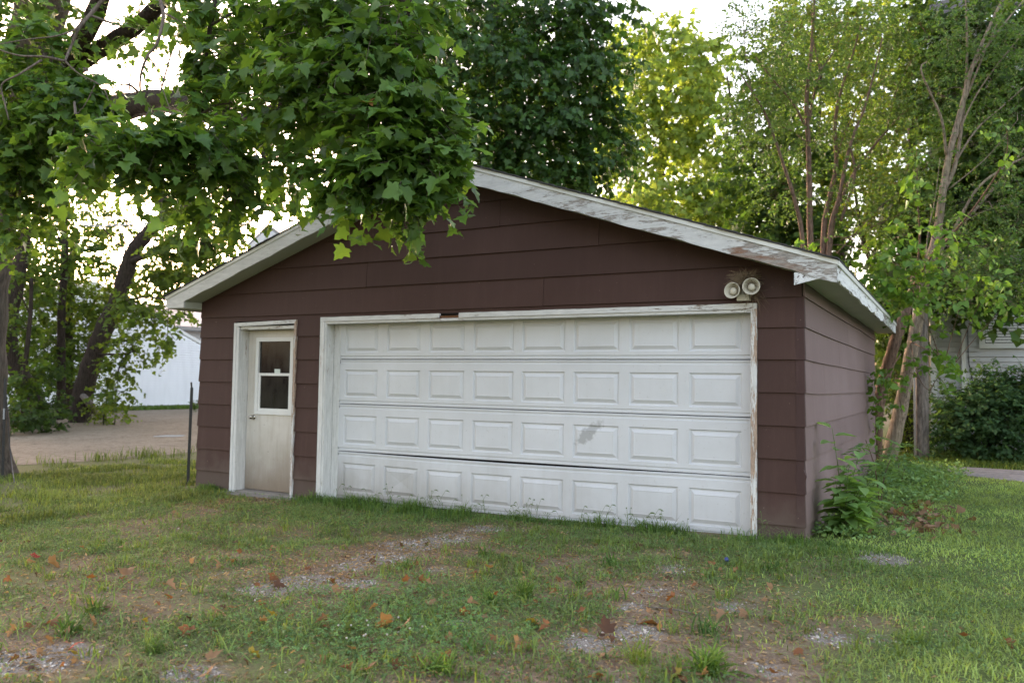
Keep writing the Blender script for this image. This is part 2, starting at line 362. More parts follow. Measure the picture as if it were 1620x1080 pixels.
M = dict(
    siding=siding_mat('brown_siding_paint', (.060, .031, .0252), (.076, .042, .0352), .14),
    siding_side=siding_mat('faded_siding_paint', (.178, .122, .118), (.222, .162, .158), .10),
    cap=siding_mat('corner_metal_paint', (.054, .0285, .0255), (.070, .039, .036), .14),
    rake=peel_mat('peeling_rake_paint', 'x', .060, wood=(.27, .245, .22), paint=(.60, .60, .585), rust=((-.70, .2, 2.478), (.27, .115, .05)), ramped=(-3.4, .2, .05)),
    rake_l=peel_mat('aged_rake_paint', 'x', .015, paint=(.60, .60, .575)),
    eave=peel_mat('peeling_eave_paint', 'y', .075, wood=(.10, .075, .06), paint=(.76, .77, .77)),
    trim=peel_mat('peeling_trim_paint', 'z', .03, wood=(.30, .22, .17)),
    trim_r=peel_mat('badly_peeling_trim_paint', 'z', .13, wood=(.34, .25, .19)),
    trim_h=peel_mat('peeling_header_paint', 'x', .05, wood=(.22, .17, .13)),
    soffit=simple('soffit_paint', (.40, .42, .36), .6, .18, 3), drip=simple('drip_edge_metal', (.62, .62, .58), .4, .12, 5),
    shingle=simple('asphalt_shingle', (.045, .043, .042), .95, .35, 30, .6), dark=simple('dark_inside', (.012, .011, .01), .9, .1),
    door=door_mat(), entry=entry_mat(), glass=glass_mat(), sash=simple('white_sash', (.66, .66, .64), .45, .08, 6, .05),
    concrete=simple('old_concrete', (.24, .215, .19), .95, .3, 6, .5), chrome=simple('knob_metal', (.42, .39, .34), .25, .2, 20, .05, .5, 1.),
    horn=simple('horn_plastic', (.52, .49, .40), .45, .12, 9, .06), straw=simple('nest_straw', (.19, .14, .09), .95, .45, 30, .3),
    rotten=simple('rotten_wood', (.14, .065, .03), .95, .5, 25, .6), sticker=simple('pale_sticker', (.55, .6, .56), .5, .08),
    leaf=leaf_mat('glossy_leaf', .42, .40, .26), leaf_far=leaf_mat('distant_leaf', .6, .5, .15), grass=leaf_mat('grass_blade', .6, .30, .12),
    dry=leaf_mat('dry_leaf', .75, .22, .15),
    bark=bark_mat('maple_bark', (.105, .085, .068)), bark_dark=bark_mat('dark_bark', (.045, .034, .027)), bark_grey=bark_mat('grey_bark', (.23, .185, .14), 1.6),
    bark_red=bark_mat('reddish_bark', (.16, .105, .078), 1.6), twig=bark_mat('twig_bark', (.15, .12, .10), 3), pole=bark_mat('weathered_pole_wood', (.17, .145, .125), 1.2),
    soil=ground_mat(), stone=simple('gravel_stone', (.42, .40, .375), .9, .35, 40, .3),
    drive=gravel_mat('gravel_drive', (.195, .162, .118), (.130, .105, .074), (.080, .060, .040)), path=gravel_mat('broken_asphalt', (.21, .19, .18), (.14, .128, .124), (.28, .26, .245), 14),
    steel=simple('dark_steel', (.018, .018, .02), .5, .3, 20, .3, .5), galv=simple('galvanised_metal', (.28, .29, .30), .45, .15, 20, .1, .5),
    vinyl=lap_mat('white_vinyl', (.80, .81, .83)), vinyl_grey=lap_mat('grey_white_vinyl', (.50, .50, .505)), hwhite=simple('house_trim_paint', (.66, .66, .64), .5, .08),
    beige=simple('beige_trim', (.55, .49, .40), .6, .1), roofgrey=simple('pale_metal_roof', (.20, .198, .193), .5, .08, 2), greywall=lap_mat('grey_wall', (.36, .36, .37)),
    blue=simple('blue_plastic', (.03, .045, .16), .4, .1), black=simple('black_plastic', (.015, .016, .016), .45, .2), blade=simple('split_pale_wood', (.52, .42, .29), .8, .3, 12, .4),
    cable=simple('black_cable', (.012, .012, .013), .5, .1), flower=simple('clover_flower', (.42, .38, .32), .8, .15),
)
def water_mat():
    n = NT('puddle_water'); return n.done(n.bsdf((.05, .045, .04), .04, n.bump(n.noise(n.world(), 5, 2), .03, .01), .5))
M['water'] = water_mat()

# ------------------------------------------------------------------ ground
LAWN = lambda x, y: 1/(1+np.exp(-(x-(.55-.10*(y+3)*(y < -3)))*4.5))            # mown lawn on the right
PATCH = [(gp(u, v)[:2], r, w) for u, v, r, w in [
    (715, 852, .30, 1.), (655, 862, .30, .9), (610, 882, .32, .9), (560, 896, .26, .7), (480, 922, .30, 1.), (430, 932, .26, .9), (380, 905, .26, .45), (690, 900, .14, .6),
    (570, 922, .16, .9), (80, 1040, .22, 1.2), (30, 1046, .2, 1.1), (140, 1030, .14, .7), (300, 1068, .17, 1.), (350, 1060, .1, .6), (725, 985, .10, .8), (930, 1018, .16, 1.1), (1010, 1000, .16, 1.1),
    (1000, 960, .12, .9), (1030, 935, .22, .6), (1060, 900, .3, .55), (1160, 960, .2, .6), (1310, 1008, .14, 1.1), (1395, 1012, .14, .6), (1400, 884, .22, 1.), (1370, 872, .14, .7), (770, 836, .3, .7), (1215, 1060, .18, .6), (800, 1062, .14, .4), (980, 1075, .14, .5)]]
BARE = [(gp(u, v)[:2], r, w) for u, v, r, w in [
    (640, 880, .8, .9), (500, 905, .7, .8), (300, 885, .7, .6), (180, 890, .5, .5), (340, 795, .55, 1.), (420, 790, .5, 1.), (760, 845, .5, .9), (870, 880, .7, .5), (1000, 930, .7, .8), (1030, 990, .5, .8),
    (850, 1050, .35, .7), (1150, 950, .5, .5), (1400, 985, .35, .8), (1290, 1000, .3, .7), (130, 930, .4, .5), (250, 975, .3, .5), (60, 1040, .4, .8), (1080, 870, .4, .5), (1235, 1060, .3, .7), (720, 1075, .3, .5), (940, 1050, .35, .7), (300, 1055, .25, .5), (1480, 760, .6, .9)]]
CLOVER = [(gp(u, v)[:2], r, w) for u, v, r, w in [(640, 960, .62, 1.), (560, 985, .5, 1.), (700, 1000, .5, 1.), (600, 1030, .4, 1.), (760, 960, .4, .7), (470, 1000, .35, .8), (500, 950, .4, .7), (800, 1010, .3, .5)]]
def field(L, x, y):
    r_ = np.zeros(np.shape(x))
    for (cx, cy), r, w in L: r_ = np.maximum(r_, w*np.exp(-(((x-cx)**2+(y-cy)**2)/(r*r))))
    return r_
def axis(lo, hi, a, b, fine, grow=1.28):
    q = list(np.arange(a, b+1e-6, fine)); s_ = fine
    x = b
    while x < hi: s_ *= grow; x += s_; q.append(min(x, hi))
    x = a; s_ = fine
    while x > lo: s_ *= grow; x -= s_; q.insert(0, max(x, lo))
    return np.array(q)
xs = axis(-300, 300, -9.5, 4.2, .07); ys = axis(-60, 300, -6.6, 1.2, .07)
X, Y = np.meshgrid(xs, ys)
V = np.stack([X, Y, g(X, Y)], -1).reshape(-1, 3)
nx, ny = len(xs), len(ys); ii = np.arange(nx*ny).reshape(ny, nx)
F = np.stack([ii[:-1, :-1], ii[:-1, 1:], ii[1:, 1:], ii[1:, :-1]], -1).reshape(-1, 4)
lawn = LAWN(X, Y); bare = field(BARE, X, Y)
green = np.clip(.55*lawn+.50-.55*bare*(1-lawn*.3)+.5*(vnoise(X, Y, .8)-.5), 0, 1); green[(X < -9)] = .6
col = np.stack([field(PATCH, X, Y)*1.05, green, X*0], -1).reshape(-1, 3)
me = np_mesh('ground', V, F, M['soil'], col, True); gnd = link('ground', me); gnd['kind'] = 'structure'

def sheet(name, pts, mat, dz, lift=None):
    """a flat-lying sheet following the ground: rows of (near, far) pairs"""
    mb = MB(); rows = []
    for a, b in pts:
        a = np.asarray(a[:2], float); b = np.asarray(b[:2], float)
        rows.append([np.array([*(a+(b-a)*t), float(g(*(a+(b-a)*t)))+dz]) for t in np.linspace(0, 1, 7)])
    for i in range(len(rows)-1):
        for j in range(6): mb.poly([rows[i][j], rows[i+1][j], rows[i+1][j+1], rows[i][j+1]])
    o = mb.build(name, mat); o['kind'] = 'structure'; return o
dr = []
for k, (x0, y0) in enumerate([(-18, -7), (-15.5, -3.2), (-13.6, -.4), (-12.9, 1.0), (-12.6, 2.4), (-12.6, 4.0), (-12.7, 6.5), (-12.8, 10), (-12.8, 15), (-13, 22), (-13, 34)]):
    dr.append(((x0+.12*math.sin(k*2.3), y0), (x0-26, y0+13)))
sheet('gravel_drive', dr, M['drive'], .006)
A_, B_ = gp(1478, 747), gp(1620, 763); Fa, Fb = gp(1461, 735), gp(1620, 744.5)
dn = nrm((B_-A_)[None])[0]; df = nrm((Fb-Fa)[None])[0]
sheet('side_path', [(A_-dn*(1.6-.25*i)+np.array([0, .03*math.sin(i*2.7), 0]) if i < 7 else A_+dn*(i-6)*.8, Fa-df*(1.6-.25*i) if i < 7 else Fa+df*(i-6)*.8) for i in range(14)], M['path'], .008)
pb = MB(); pc = gp(268, 690); a_ = np.linspace(0, 2*math.pi, 28, endpoint=False)
pb.poly([(pc[0]+(.24+.05*math.sin(3*t))*math.cos(t)*1.0+.1*math.sin(t), pc[1]+.36*(1+.15*math.cos(4*t))*math.sin(t), -.1+.0125) for t in a_])
o = pb.build('puddle', M['water']); o['kind'] = 'structure'

# ------------------------------------------------------------------ garage
RX, SL, EX = -3.854, .337, 4.176          # ridge x, roof slope, half span with overhang
OH = .32                                  # gable overhang
zroof = lambda x: 2.532+SL*(EX-abs(x-RX))
gar = empty('garage', (-3.85, 0, 0), 'brown lap sided two car garage with a white sectional door and peeling white eaves', 'garage')
P = lambda name: gar
def clip(poly, a, b, c):                   # keep a*x+b*z<=c
    out = []
    for i in range(len(poly)):
        p, q = poly[i], poly[(i+1) % len(poly)]; dp, dq = a*p[0]+b*p[1]-c, a*q[0]+b*q[1]-c
        if dp <= 0: out.append(p)
        if (dp < 0 < dq) or (dq < 0 < dp):
            t = dp/(dp-dq); out.append((p[0]+t*(q[0]-p[0]), p[1]+t*(q[1]-p[1])))
    return out
# walls behind the boards, floor
mb = MB(); yb = 7.10
mb.box(-7.70, -7.58, .0, yb, -.1, 2.46); mb.box(-.13, -.004, .0, yb, -.1, 2.46)
mb.prism([(-7.58, yb-.1, -.1), (-.13, yb-.1, -.1), (-.13, yb-.1, 2.5), (RX, yb-.1, 3.72), (-7.58, yb-.1, 2.5)], [(-7.58, yb, -.1), (-.13, yb, -.1), (-.13, yb, 2.5), (RX, yb, 3.72), (-7.58, yb, 2.5)])
for x0, x1 in ((-7.58, -7.0), (-5.99, -5.52), (-.43, -.13)): mb.box(x0, x1, .0, .1, -.1, 2.2)
mb.prism([(-7.58, .0, 2.2), (-.13, .0, 2.2), (-.13, .0, 2.5), (RX, .0, 3.70), (-7.58, .0, 2.5)], [(-7.58, .1, 2.2), (-.13, .1, 2.2), (-.13, .1, 2.5), (RX, .1, 3.70), (-7.58, .1, 2.5)])
mb.build('wall', M['dark'], gar)
mb = MB(); mb.box(-7.72, .01, .0, yb, -.2, .02); mb.box(-7.1, -5.9, -.16, -.002, -.2, .0); mb.prism([(-5.5, -.10, -.2), (-.44, -.10, -.2), (-.44, -.10, .034), (-5.5, -.10, .012)], [(-5.5, .0, -.2), (-.44, .0, -.2), (-.44, .0, .034), (-5.5, .0, .012)])
mb.build('foundation_slab', M['concrete'], gar)

ZL = [-.15, .233, .517, .8135, 1.108, 1.403, 1.6975, 1.985, 2.2525, 2.55, 2.845, 3.13, 3.416, 3.70]
def fboard(poly, zb, h):
    fy = lambda z: -.004-.019*max(0., 1-(z-zb)/h)
    mb = MB(); mb.prism([(x, fy(z), z) for x, z in poly], [(x, -.001, z) for x, z in poly]); return mb.build('siding_board', M['siding'], gar)
def rect(x0, x1, z0, z1): return [(x0, z0), (x1, z0), (x1, z1), (x0, z1)]
xl, xr = -7.70, -.052
for k in range(len(ZL)-1):
    z0, z1 = ZL[k], ZL[k+1]; h = z1-z0; zt = z1+.012
    if k < 7:
        spans = [(xl-.003*(k % 2), -7.052), (-5.968, -5.582), (-.388, xr)]
        for a, b in spans: fboard(rect(a, b, z0, zt), z0, h)
    elif k == 7:
        fboard(rect(xl, -7.052, z0, zt), z0, h); fboard(rect(-5.968, -5.582, z0, zt), z0, h); fboard(rect(-.388, xr, z0, zt), z0, h)
        fboard(rect(-7.05, -5.97, 2.19, zt), z0, h); fboard(rect(-5.58, -.39, 2.213, zt), z0, h)
    else:
        js = {8: [-2.566], 9: [-4.9], 10: [-1.95], 11: [-3.1], 12: []}[k]
        e = [xl if k < 9 else -7.9] + js + [.0 if k > 8 else -.004]
        for a, b in zip(e[:-1], e[1:]):
            p = rect(a+.0022, b-.0022, z0+(.003 if a > e[0] else 0), zt)
            lim = zroof(RX)-.155
            p = clip(p, -SL, 1, lim-SL*RX); p = clip(p, SL, 1, lim+SL*RX)
            if len(p) > 2: fboard(p, z0+(.003 if a > e[0] else 0), h)
# side wall boards: each course in several lengths, slightly out of line
def sboard(y0, y1, za, zb_, zc, zd, h):
    n_ = 5; ts = np.linspace(0, 1, n_+1)
    bot = [(y0+(y1-y0)*t, za+(zb_-za)*t-.006*math.sin(math.pi*t)) for t in ts]; top = [(y0+(y1-y0)*t, zc+(zd-zc)*t) for t in ts]
    mb = MB()
    for i in range(n_):
        (ya, b0), (yb_, b1), (_, t0), (_, t1) = bot[i], bot[i+1], top[i], top[i+1]
        mb.prism([(.022, ya, b0), (.022, yb_, b1), (.005, yb_, t1), (.005, ya, t0)], [(-.001, ya, b0), (-.001, yb_, b1), (-.001, yb_, t1), (-.001, ya, t0)])
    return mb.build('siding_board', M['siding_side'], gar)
sj = {5: onx(1302, 600, 0)[1], 4: onx(1361, 640, 0)[1], 3: onx(1327.5, 670, 0)[1], 2: onx(1377, 690, 0)[1]}
rs = np.random.default_rng(8)
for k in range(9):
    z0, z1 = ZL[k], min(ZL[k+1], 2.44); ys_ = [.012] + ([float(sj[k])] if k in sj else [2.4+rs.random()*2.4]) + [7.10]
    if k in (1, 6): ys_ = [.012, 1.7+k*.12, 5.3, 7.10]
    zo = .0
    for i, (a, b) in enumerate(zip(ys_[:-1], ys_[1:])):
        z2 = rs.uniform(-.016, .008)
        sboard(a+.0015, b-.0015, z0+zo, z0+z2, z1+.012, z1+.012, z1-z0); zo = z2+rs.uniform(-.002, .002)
# metal corner caps, one per course, one of them dented
for k in range(8):
    z0, z1 = ZL[k]-.004, ZL[k+1]; dent = .014 if k == 2 else 0; mb = MB()
    lv = [(0, 0), (.33, 0), (.52, dent), (.7, -dent*.6), (1, 0)]
    R_ = []
    for t, d in lv:
        z = z0+(z1-z0+.006)*t; o_ = .010*(1-t)+.006
        R_.append([(-.056-d*.5, -.0065-o_, z), (.004+o_+d, -.0075-o_, z), (.0075+o_+d, -.004-o_*.6, z), (.0075+o_, .030, z)])
    for i in range(len(R_)-1):
        for j in range(3): mb.poly([R_[i][j], R_[i][j+1], R_[i+1][j+1], R_[i+1][j]])
    for j in range(3): pass
    mb.poly([R_[0][0], R_[0][1], R_[0][2], R_[0][3], (-.0, .03, z0), (-.056, -.002, z0)])
    mb.build('corner_cap', M['cap'], gar)
# roof: deck, shingle courses, metal drip edges
mb = MB(); Y0, Y1 = -OH, 7.44
for s_ in (-1, 1):
    xe = RX+s_*EX
    mb.prism([(RX, Y0+.03, 3.94-.022), (xe, Y0+.03, 2.532-.022), (xe, Y0+.03, 2.532-.05), (RX, Y0+.03, 3.94-.05)], [(RX, Y1, 3.94-.022), (xe, Y1, 2.532-.022), (xe, Y1, 2.532-.05), (RX, Y1, 3.94-.05)])
roof = mb.build('roof', M['dark'], gar)
mb = MB(); nC = 30
for s_ in (-1, 1):
    for i in range(nC):
        a, b = i/nC, min(1.012, (i+1.12)/nC); x0, x1 = RX+s_*EX*a, RX+s_*EX*b
        za, zb_ = 3.94-EX*a*SL, 3.94-EX*b*SL; j = .008*math.sin(i*7.3)
        mb.prism([(x0, Y0-.03+j, za), (x1, Y0-.03+j, zb_+.010), (x1, Y0-.03+j, zb_-.004), (x0, Y0-.03+j, za-.012)], [(x0, Y1+.02, za), (x1, Y1+.02, zb_+.010), (x1, Y1+.02, zb_-.004), (x0, Y1+.02, za-.012)])
mb.build('shingle_courses', M['shingle'], roof, kind='stuff')
def along(pts, y0, y1): mb = MB(); mb.prism([(x, y0, z) for x, z in pts], [(x, y1, z) for x, z in pts]); return mb
for s_ in (-1, 1):
    xe = RX+s_*(EX+.004)
    along([(RX, 3.928), (xe, 2.520), (xe, 2.481), (RX, 3.889)], Y0-.012, Y0+.028).build('drip_edge', M['drip'], roof)
    mb = MB(); xa, xb = (xe-.02, xe+.010) if s_ > 0 else (xe-.010, xe+.02)
    mb.box(xa, xb, Y0+.03, Y1, 2.478, 2.518); mb.build('drip_edge', M['drip'], roof)
# rake boards: worn lower edge
def rakeboard(s_, mat):
    xe = RX+s_*EX; N_ = 70; top, bot = [], []
    for i in range(N_+1):
        t = i/N_; x = RX+(xe-RX)*t; top.append((x, 3.94-EX*t*SL-.048))
        wob = .004*math.sin(t*31)+.003*math.sin(t*77)
        if s_ > 0 and t > .78: wob += .016*(vnoise(t*40, 3.3, 1.)-.35)*min(1, (t-.78)/.06)
        bot.append((x, 3.94-EX*t*SL-.205+float(wob)))
    if s_ < 0: bot = [b for b in bot if b[0] > -7.68] + [(-7.682, 2.452), (-7.682, 2.366), (-7.97, 2.368), (xe, 2.385)]
    mb = MB(); Y_ = Y0
    poly = top + bot[::-1]
    mb2 = []
    if s_ > 0:
        for i in range(N_): mb.prism([(x, Y_, z) for x, z in (top[i], top[i+1], bot[i+1], bot[i])], [(x, Y_+.026, z) for x, z in (top[i], top[i+1], bot[i+1], bot[i])])
    else:
        mb.prism([(x, Y_, z) for x, z in poly], [(x, Y_+.026, z) for x, z in poly])
    return mb.build('rake_board', mat, gar)
tag(rakeboard(1, M['rake']), 'right rake board, badly peeled, with orange rot at its lower end'); tag(rakeboard(-1, M['rake_l']), 'left rake board, its paint mostly sound')
# soffits
for s_ in (-1, 1):
    xe = RX+s_*(EX-.02); xi = RX+s_*(EX-.33)
    z = lambda x: 3.94-abs(x-RX)*SL-.19
    along([(RX, z(RX)), (xi, z(xi)), (xi, z(xi)+.012), (RX, z(RX)+.012)], Y0+.028, -.024).build('rake_soffit', M['soffit'], gar)
    mb = MB()
    for i in range(12):
        ya, yb_ = -.29+i*.645, -.29+(i+1)*.645-.002
        w0, w1 = .006*math.sin(i*1.9), .006*math.sin((i+1)*1.9)
        x0, x1 = (.024, .298) if s_ > 0 else (-8.01, -7.722)
        mb.prism([(x0, ya, 2.372+w0), (x1, ya, 2.372), (x1, ya, 2.384), (x0, ya, 2.384+w0)], [(x0, yb_, 2.372+w1), (x1, yb_, 2.372), (x1, yb_, 2.384), (x0, yb_, 2.384+w1)])
    mb.build('eave_soffit', M['soffit'], gar)
mb = MB(); mb.box(-7.705, -7.684, Y0+.03, -.024, 2.367, 2.452); mb.build('soffit_return', M['soffit'], gar)
a = ony(1256, 431, Y0); b = ony(1256, 450.5, Y0); c_ = ony(1314, 449, Y0); d_ = ony(1300, 446.5, Y0)
mb = MB(); pts = [(a[0], a[2]), (b[0], b[2]), (.16, 2.366), (.262, 2.372), (.255, 2.384), (.12, 2.408), (.05, 2.432)]
mb.prism([(x, Y0+.006, z) for x, z in pts], [(x, Y0+.024, z) for x, z in pts]); mb.build('soffit_return', M['eave'], gar)
# eave fascias with a broken lower edge on the right
mb = MB(); N_ = 90; pv = None
for i in range(N_+1):
    y = -.315+(7.43+.315)*i/N_; q = float(vnoise(y, 2.2, .22)); q2 = float(vnoise(y, 9.2, .07))
    zb_ = 2.350+(.05*max(0, q-.35)+.03*(q2-.5))*(0.35+.65*(y < 5.2))
    if pv is not None: mb.prism([(.300, pv[0], pv[1]), (.322, pv[0], pv[1]), (.322, pv[0], 2.482), (.300, pv[0], 2.482)], [(.300, y, zb_), (.322, y, zb_), (.322, y, 2.482), (.300, y, 2.482)])
    pv = (y, zb_)
mb.build('fascia_board', M['eave'], gar)
mb = MB(); mb.box(-8.03, -8.012, -.29, 7.43, 2.36, 2.48); mb.build('fascia_board', M['rake_l'], gar)
mb = MB()
for k in range(26):                       # hanging flakes of paint
    y = rng.uniform(-.2, 5.0) if k > 5 else rng.uniform(-.3, .25); L = rng.uniform(.012, .04)
    mb.poly([(.318, y, 2.372), (.318, y+.012, 2.374), (.325+rng.uniform(-.01, .01), y+.01, 2.37-L), (.321, y+.003, 2.375-L)])
mb.build('paint_flakes', M['hwhite'], gar, kind='stuff', normals=False)

# garage door frame
fr = link('garage_door_frame', bpy.data.meshes.new('garage_door_frame'), gar)
def casing(poly, y0, y1, mat, name='casing', par=None): mb = MB(); mb.prism([(x, y0, z) for x, z in poly], [(x, y1, z) for x, z in poly]); return mb.build(name, mat, par)
mb = MB(); mb.box(-5.485, -5.386, .118, .150, .0, 2.15); mb.box(-.478, -.445, .118, .150, .03, 2.15)
me = mb.build('door_stop', M['trim'], fr)
casing(rect(-5.58, -5.515, -.03, 2.155), -.034, .0, M['trim'], 'casing', fr); mb = MB(); mb.box(-5.513, -5.486, -.026, .116, -.03, 2.154); mb.build('jamb', M['trim'], fr)
casing(rect(-.446, -.392, .02, 2.172), -.034, .0, M['trim_r'], 'casing', fr); mb = MB(); mb.box(-.445, -.43, -.0, .116, .03, 2.15); mb.build('jamb', M['trim_r'], fr)
xa, xb = ony(690, 497, -.034)[0], ony(724, 497, -.034)[0]
N_ = 60; hx = np.linspace(-5.58, -.392, N_+1); mb = MB(); rot = MB()
for i in range(N_):
    if rot.v and not xa < (hx[i]+hx[i+1])/2 < xb and (hx[i-1]+hx[i])/2 < xb: mb.build('header_casing', M['trim_h'], fr); mb = MB()
    x0, x1 = hx[i], hx[i+1]; t0 = 2.209+.005*(vnoise(x0, 1, .09)-.5); t1 = 2.209+.005*(vnoise(x1, 1, .09)-.5)
    if xa < (x0+x1)/2 < xb:
        rot.prism([(x0, -.020, 2.158), (x1, -.020, 2.158), (x1, -.020, 2.185), (x0, -.020, 2.182)], [(x0, .0, 2.158), (x1, .0, 2.158), (x1, .0, 2.185), (x0, .0, 2.182)])
    else:
        mb.prism([(x0, -.036, 2.157), (x1, -.036, 2.157), (x1, -.036, t1), (x0, -.036, t0)], [(x0, .0, 2.157), (x1, .0, 2.157), (x1, .0, t1), (x0, .0, t0)])
mb.build('header_casing', M['trim_h'], fr); rot.build('rotten_header', M['rotten'], fr)
mb = MB(); mb.box(-5.485, -.446, -.024, .116, 2.128, 2.155); mb.build('head_jamb', M['trim_h'], fr)
mb = MB(); mb.box(-5.485, -.446, .15, .2, 2.1, 2.4); mb.build('head_stop', M['dark'], fr)
fr.data.materials.append(M['trim'])

# sectional door
XL, XR_, YD = -5.386, -.470, .122
B = [(.030, .050), (.598, .622), (1.1675, 1.1675), (1.705, 1.702), (2.236, 2.236)]
pan_x = [(-5.312, -4.812), (-4.681, -4.203), (-4.08, -3.605), (-3.49, -2.981), (-2.881, -2.376), (-2.276, -1.776), (-1.669, -1.166), (-1.06, -.563)]
mb = MB(); mb.box(XL, XR_, YD+.045, YD+.06, .03, 2.236)
gd = mb.build('garage_door', M['dark'], gar)  # near-black backing: shade of the gap between sections put into its colour
def warp(sec, x):                           # the lower sections bow outward and sag a little
    t = (x-XL)/(XR_-XL)
    return (.010*math.sin(math.pi*min(1, t*1.15)) if sec in (0,) else 0)
for sec in range(4):
    zl = lambda x, f: (lambda t: (B[sec][0]+(B[sec][1]-B[sec][0])*t)*(1-f)+(B[sec+1][0]+(B[sec+1][1]-B[sec+1][0])*t)*f)((x-XL)/(XR_-XL))
    def zz(x, f, sec=sec, zl=zl):
        sag = 0.
        t = (x-XL)/(XR_-XL)
        if sec == 0: sag = -.016*math.sin(math.pi*np.clip((t-.03)/.85, 0, 1))*f
        return zl(x, f)+sag
    xsb = [XL]+[v_ for p_ in pan_x for v_ in p_]+[XR_]
    mb = MB(); f0, f1 = .15, .76
    prof = [(.020, .004), (.000, .008), (.000, .042), (.010, .050), (.010, .070), (.0, .080), (.0, f0)]      # (depth, fraction): lap ribs at the bottom edge
    proft = [(.0, f1), (.0, .905), (.010, .917), (.010, .945), (.001, .955), (.001, .982), (.016, .993)]
    for i in range(len(xsb)-1):
        xa_, xb_ = xsb[i], xsb[i+1]
        for pr in (prof, proft):
            for (d0, g0), (d1, g1) in zip(pr[:-1], pr[1:]):
                mb.poly([(xa_, YD+d0-warp(sec, xa_), zz(xa_, g0)), (xb_, YD+d0-warp(sec, xb_), zz(xb_, g0)), (xb_, YD+d1-warp(sec, xb_), zz(xb_, g1)), (xa_, YD+d1-warp(sec, xa_), zz(xa_, g1))])
        if i % 2 == 0:
            mb.poly([(xa_, YD-warp(sec, xa_), zz(xa_, f0)), (xb_, YD-warp(sec, xb_), zz(xb_, f0)), (xb_, YD-warp(sec, xb_), zz(xb_, f1)), (xa_, YD-warp(sec, xa_), zz(xa_, f1))])
    for xe_ in (XL, XR_): mb.poly([(xe_, YD, zz(xe_, .01)), (xe_, YD+.04, zz(xe_, .01)), (xe_, YD+.04, zz(xe_, .99)), (xe_, YD, zz(xe_, .99))])
    mb.build('door_section', M['door'], gd, normals=False)
    for pi, (pa, pb_) in enumerate(pan_x):
        mb = MB(); h = .535
        rings = [(0, 0), (.009, .014), (.020, .015), (.056, -.003), (.062, -.001)]
        dn_ = .006 if (sec == 0 and pi == 1) else 0
        R_ = []
        for ins, dep in rings:
            fz = ins/h
            R_.append([(x, YD+dep-warp(sec, x), zz(x, f_)) for x, f_ in ((pa+ins, f0+fz), (pb_-ins, f0+fz), (pb_-ins, f1-fz), (pa+ins, f1-fz))])
        for a, b in zip(R_[:-1], R_[1:]):
            for j in range(4): k = (j+1) % 4; mb.poly([a[j], a[k], b[k], b[j]])
        q = R_[-1]; cx = [sum(p_[i] for p_ in q)/4 for i in range(3)]; cx[1] += dn_*1.8+.0012*math.sin(pi*5+sec*3)
        for j in range(4): mb.poly([q[j], q[(j+1) % 4], cx])
        mb.build('raised_panel', M['door'], gd, normals=False)
mb = MB(); mb.prism([(XL, YD+.006, .012), (XR_, YD+.006, .034), (XR_, YD+.006, .052), (XL, YD+.006, .032)], [(XL, YD+.04, .012), (XR_, YD+.04, .034), (XR_, YD+.04, .052), (XL, YD+.04, .032)])
mb.build('bottom_seal', M['black'], gd)

# entry door
YE = .14
ef = link('entry_door_frame', bpy.data.meshes.new('entry_door_frame'), gar); ef.data.materials.append(M['trim'])
casing([(-7.05, -.03), (-7.008, -.03), (-7.008, 2.125), (-7.05, 2.168)], -.036, .0, M['trim'], 'casing', ef)
casing([(-6.003, -.02), (-5.972, -.02), (-5.972, 2.188), (-6.003, 2.145)], -.036, .0, M['trim_r'], 'casing', ef)
casing([(-7.008, 2.125), (-6.003, 2.146), (-5.972, 2.19), (-7.05, 2.17)], -.038, .0, M['trim_h'], 'casing', ef)
mb = MB(); mb.box(-7.007, -6.963, -.030, YE+.04, -.03, 2.12); mb.build('jamb', M['trim'], ef)
mb = MB(); mb.box(-6.004, -5.98, -.002, YE+.04, -.03, 2.13); mb.build('jamb', M['trim_r'], ef)
mb = MB(); mb.box(-6.962, -6.005, -.001, YE+.04, 2.085, 2.124); mb.build('head_jamb', M['trim_h'], ef)
mb = MB(); mb.box(-6.962, -6.005, -.02, YE+.05, -.06, .018); mb.build('threshold', M['concrete'], ef)
W0, W1, Z0, Z1 = -6.81, -6.16, .995, 1.985
mb = MB(); xd0, xd1 = -6.958, -6.008
mb.box(xd0, W0, YE, YE+.04, .028, 2.08); mb.box(W1, xd1, YE, YE+.04, .028, 2.08); mb.box(W0, W1, YE, YE+.04, .028, Z0); mb.box(W0, W1, YE, YE+.04, Z1, 2.08)
ed = mb.build('entry_door', M['entry'], gar)
mb = MB(); fw = .05
for bx in ((W0, W1, Z0, Z0+fw), (W0, W1, Z1-fw, Z1), (W0, W0+fw, Z0+fw, Z1-fw), (W1-fw, W1, Z0+fw, Z1-fw)): mb.box(bx[0], bx[1], YE-.018, YE+.03, bx[2], bx[3])
mb.build('window_frame', M['sash'], ed)
zm = 1.515
mb = MB(); mb.box(W0+fw, W1-fw, YE-.012, YE+.02, zm-.022, zm+.012); mb.build('meeting_rail', M['sash'], ed)
mb = MB(); mb.box(W0+fw, W0+fw+.035, YE-.008, YE+.02, Z0+fw, zm-.022); mb.box(W1-fw-.02, W1-fw, YE-.008, YE+.02, Z0+fw, zm-.022); mb.box(W0+fw, W1-fw, YE-.0085, YE+.02, Z0+fw-.001, Z0+fw+.028); mb.build('lower_sash', M['sash'], ed)
mb = MB(); mb.box(W0+fw, W1-fw, YE+.008, YE+.014, zm+.012, Z1-fw); mb.build('window_pane', M['glass'], ed)
mb = MB(); mb.box(W0+fw+.035, W1-fw-.02, YE+.002, YE+.008, Z0+fw+.028, zm-.022); mb.build('window_pane', M['glass'], ed)
s0, s1 = ony(434, 583.5, YE), ony(442.5, 590, YE)
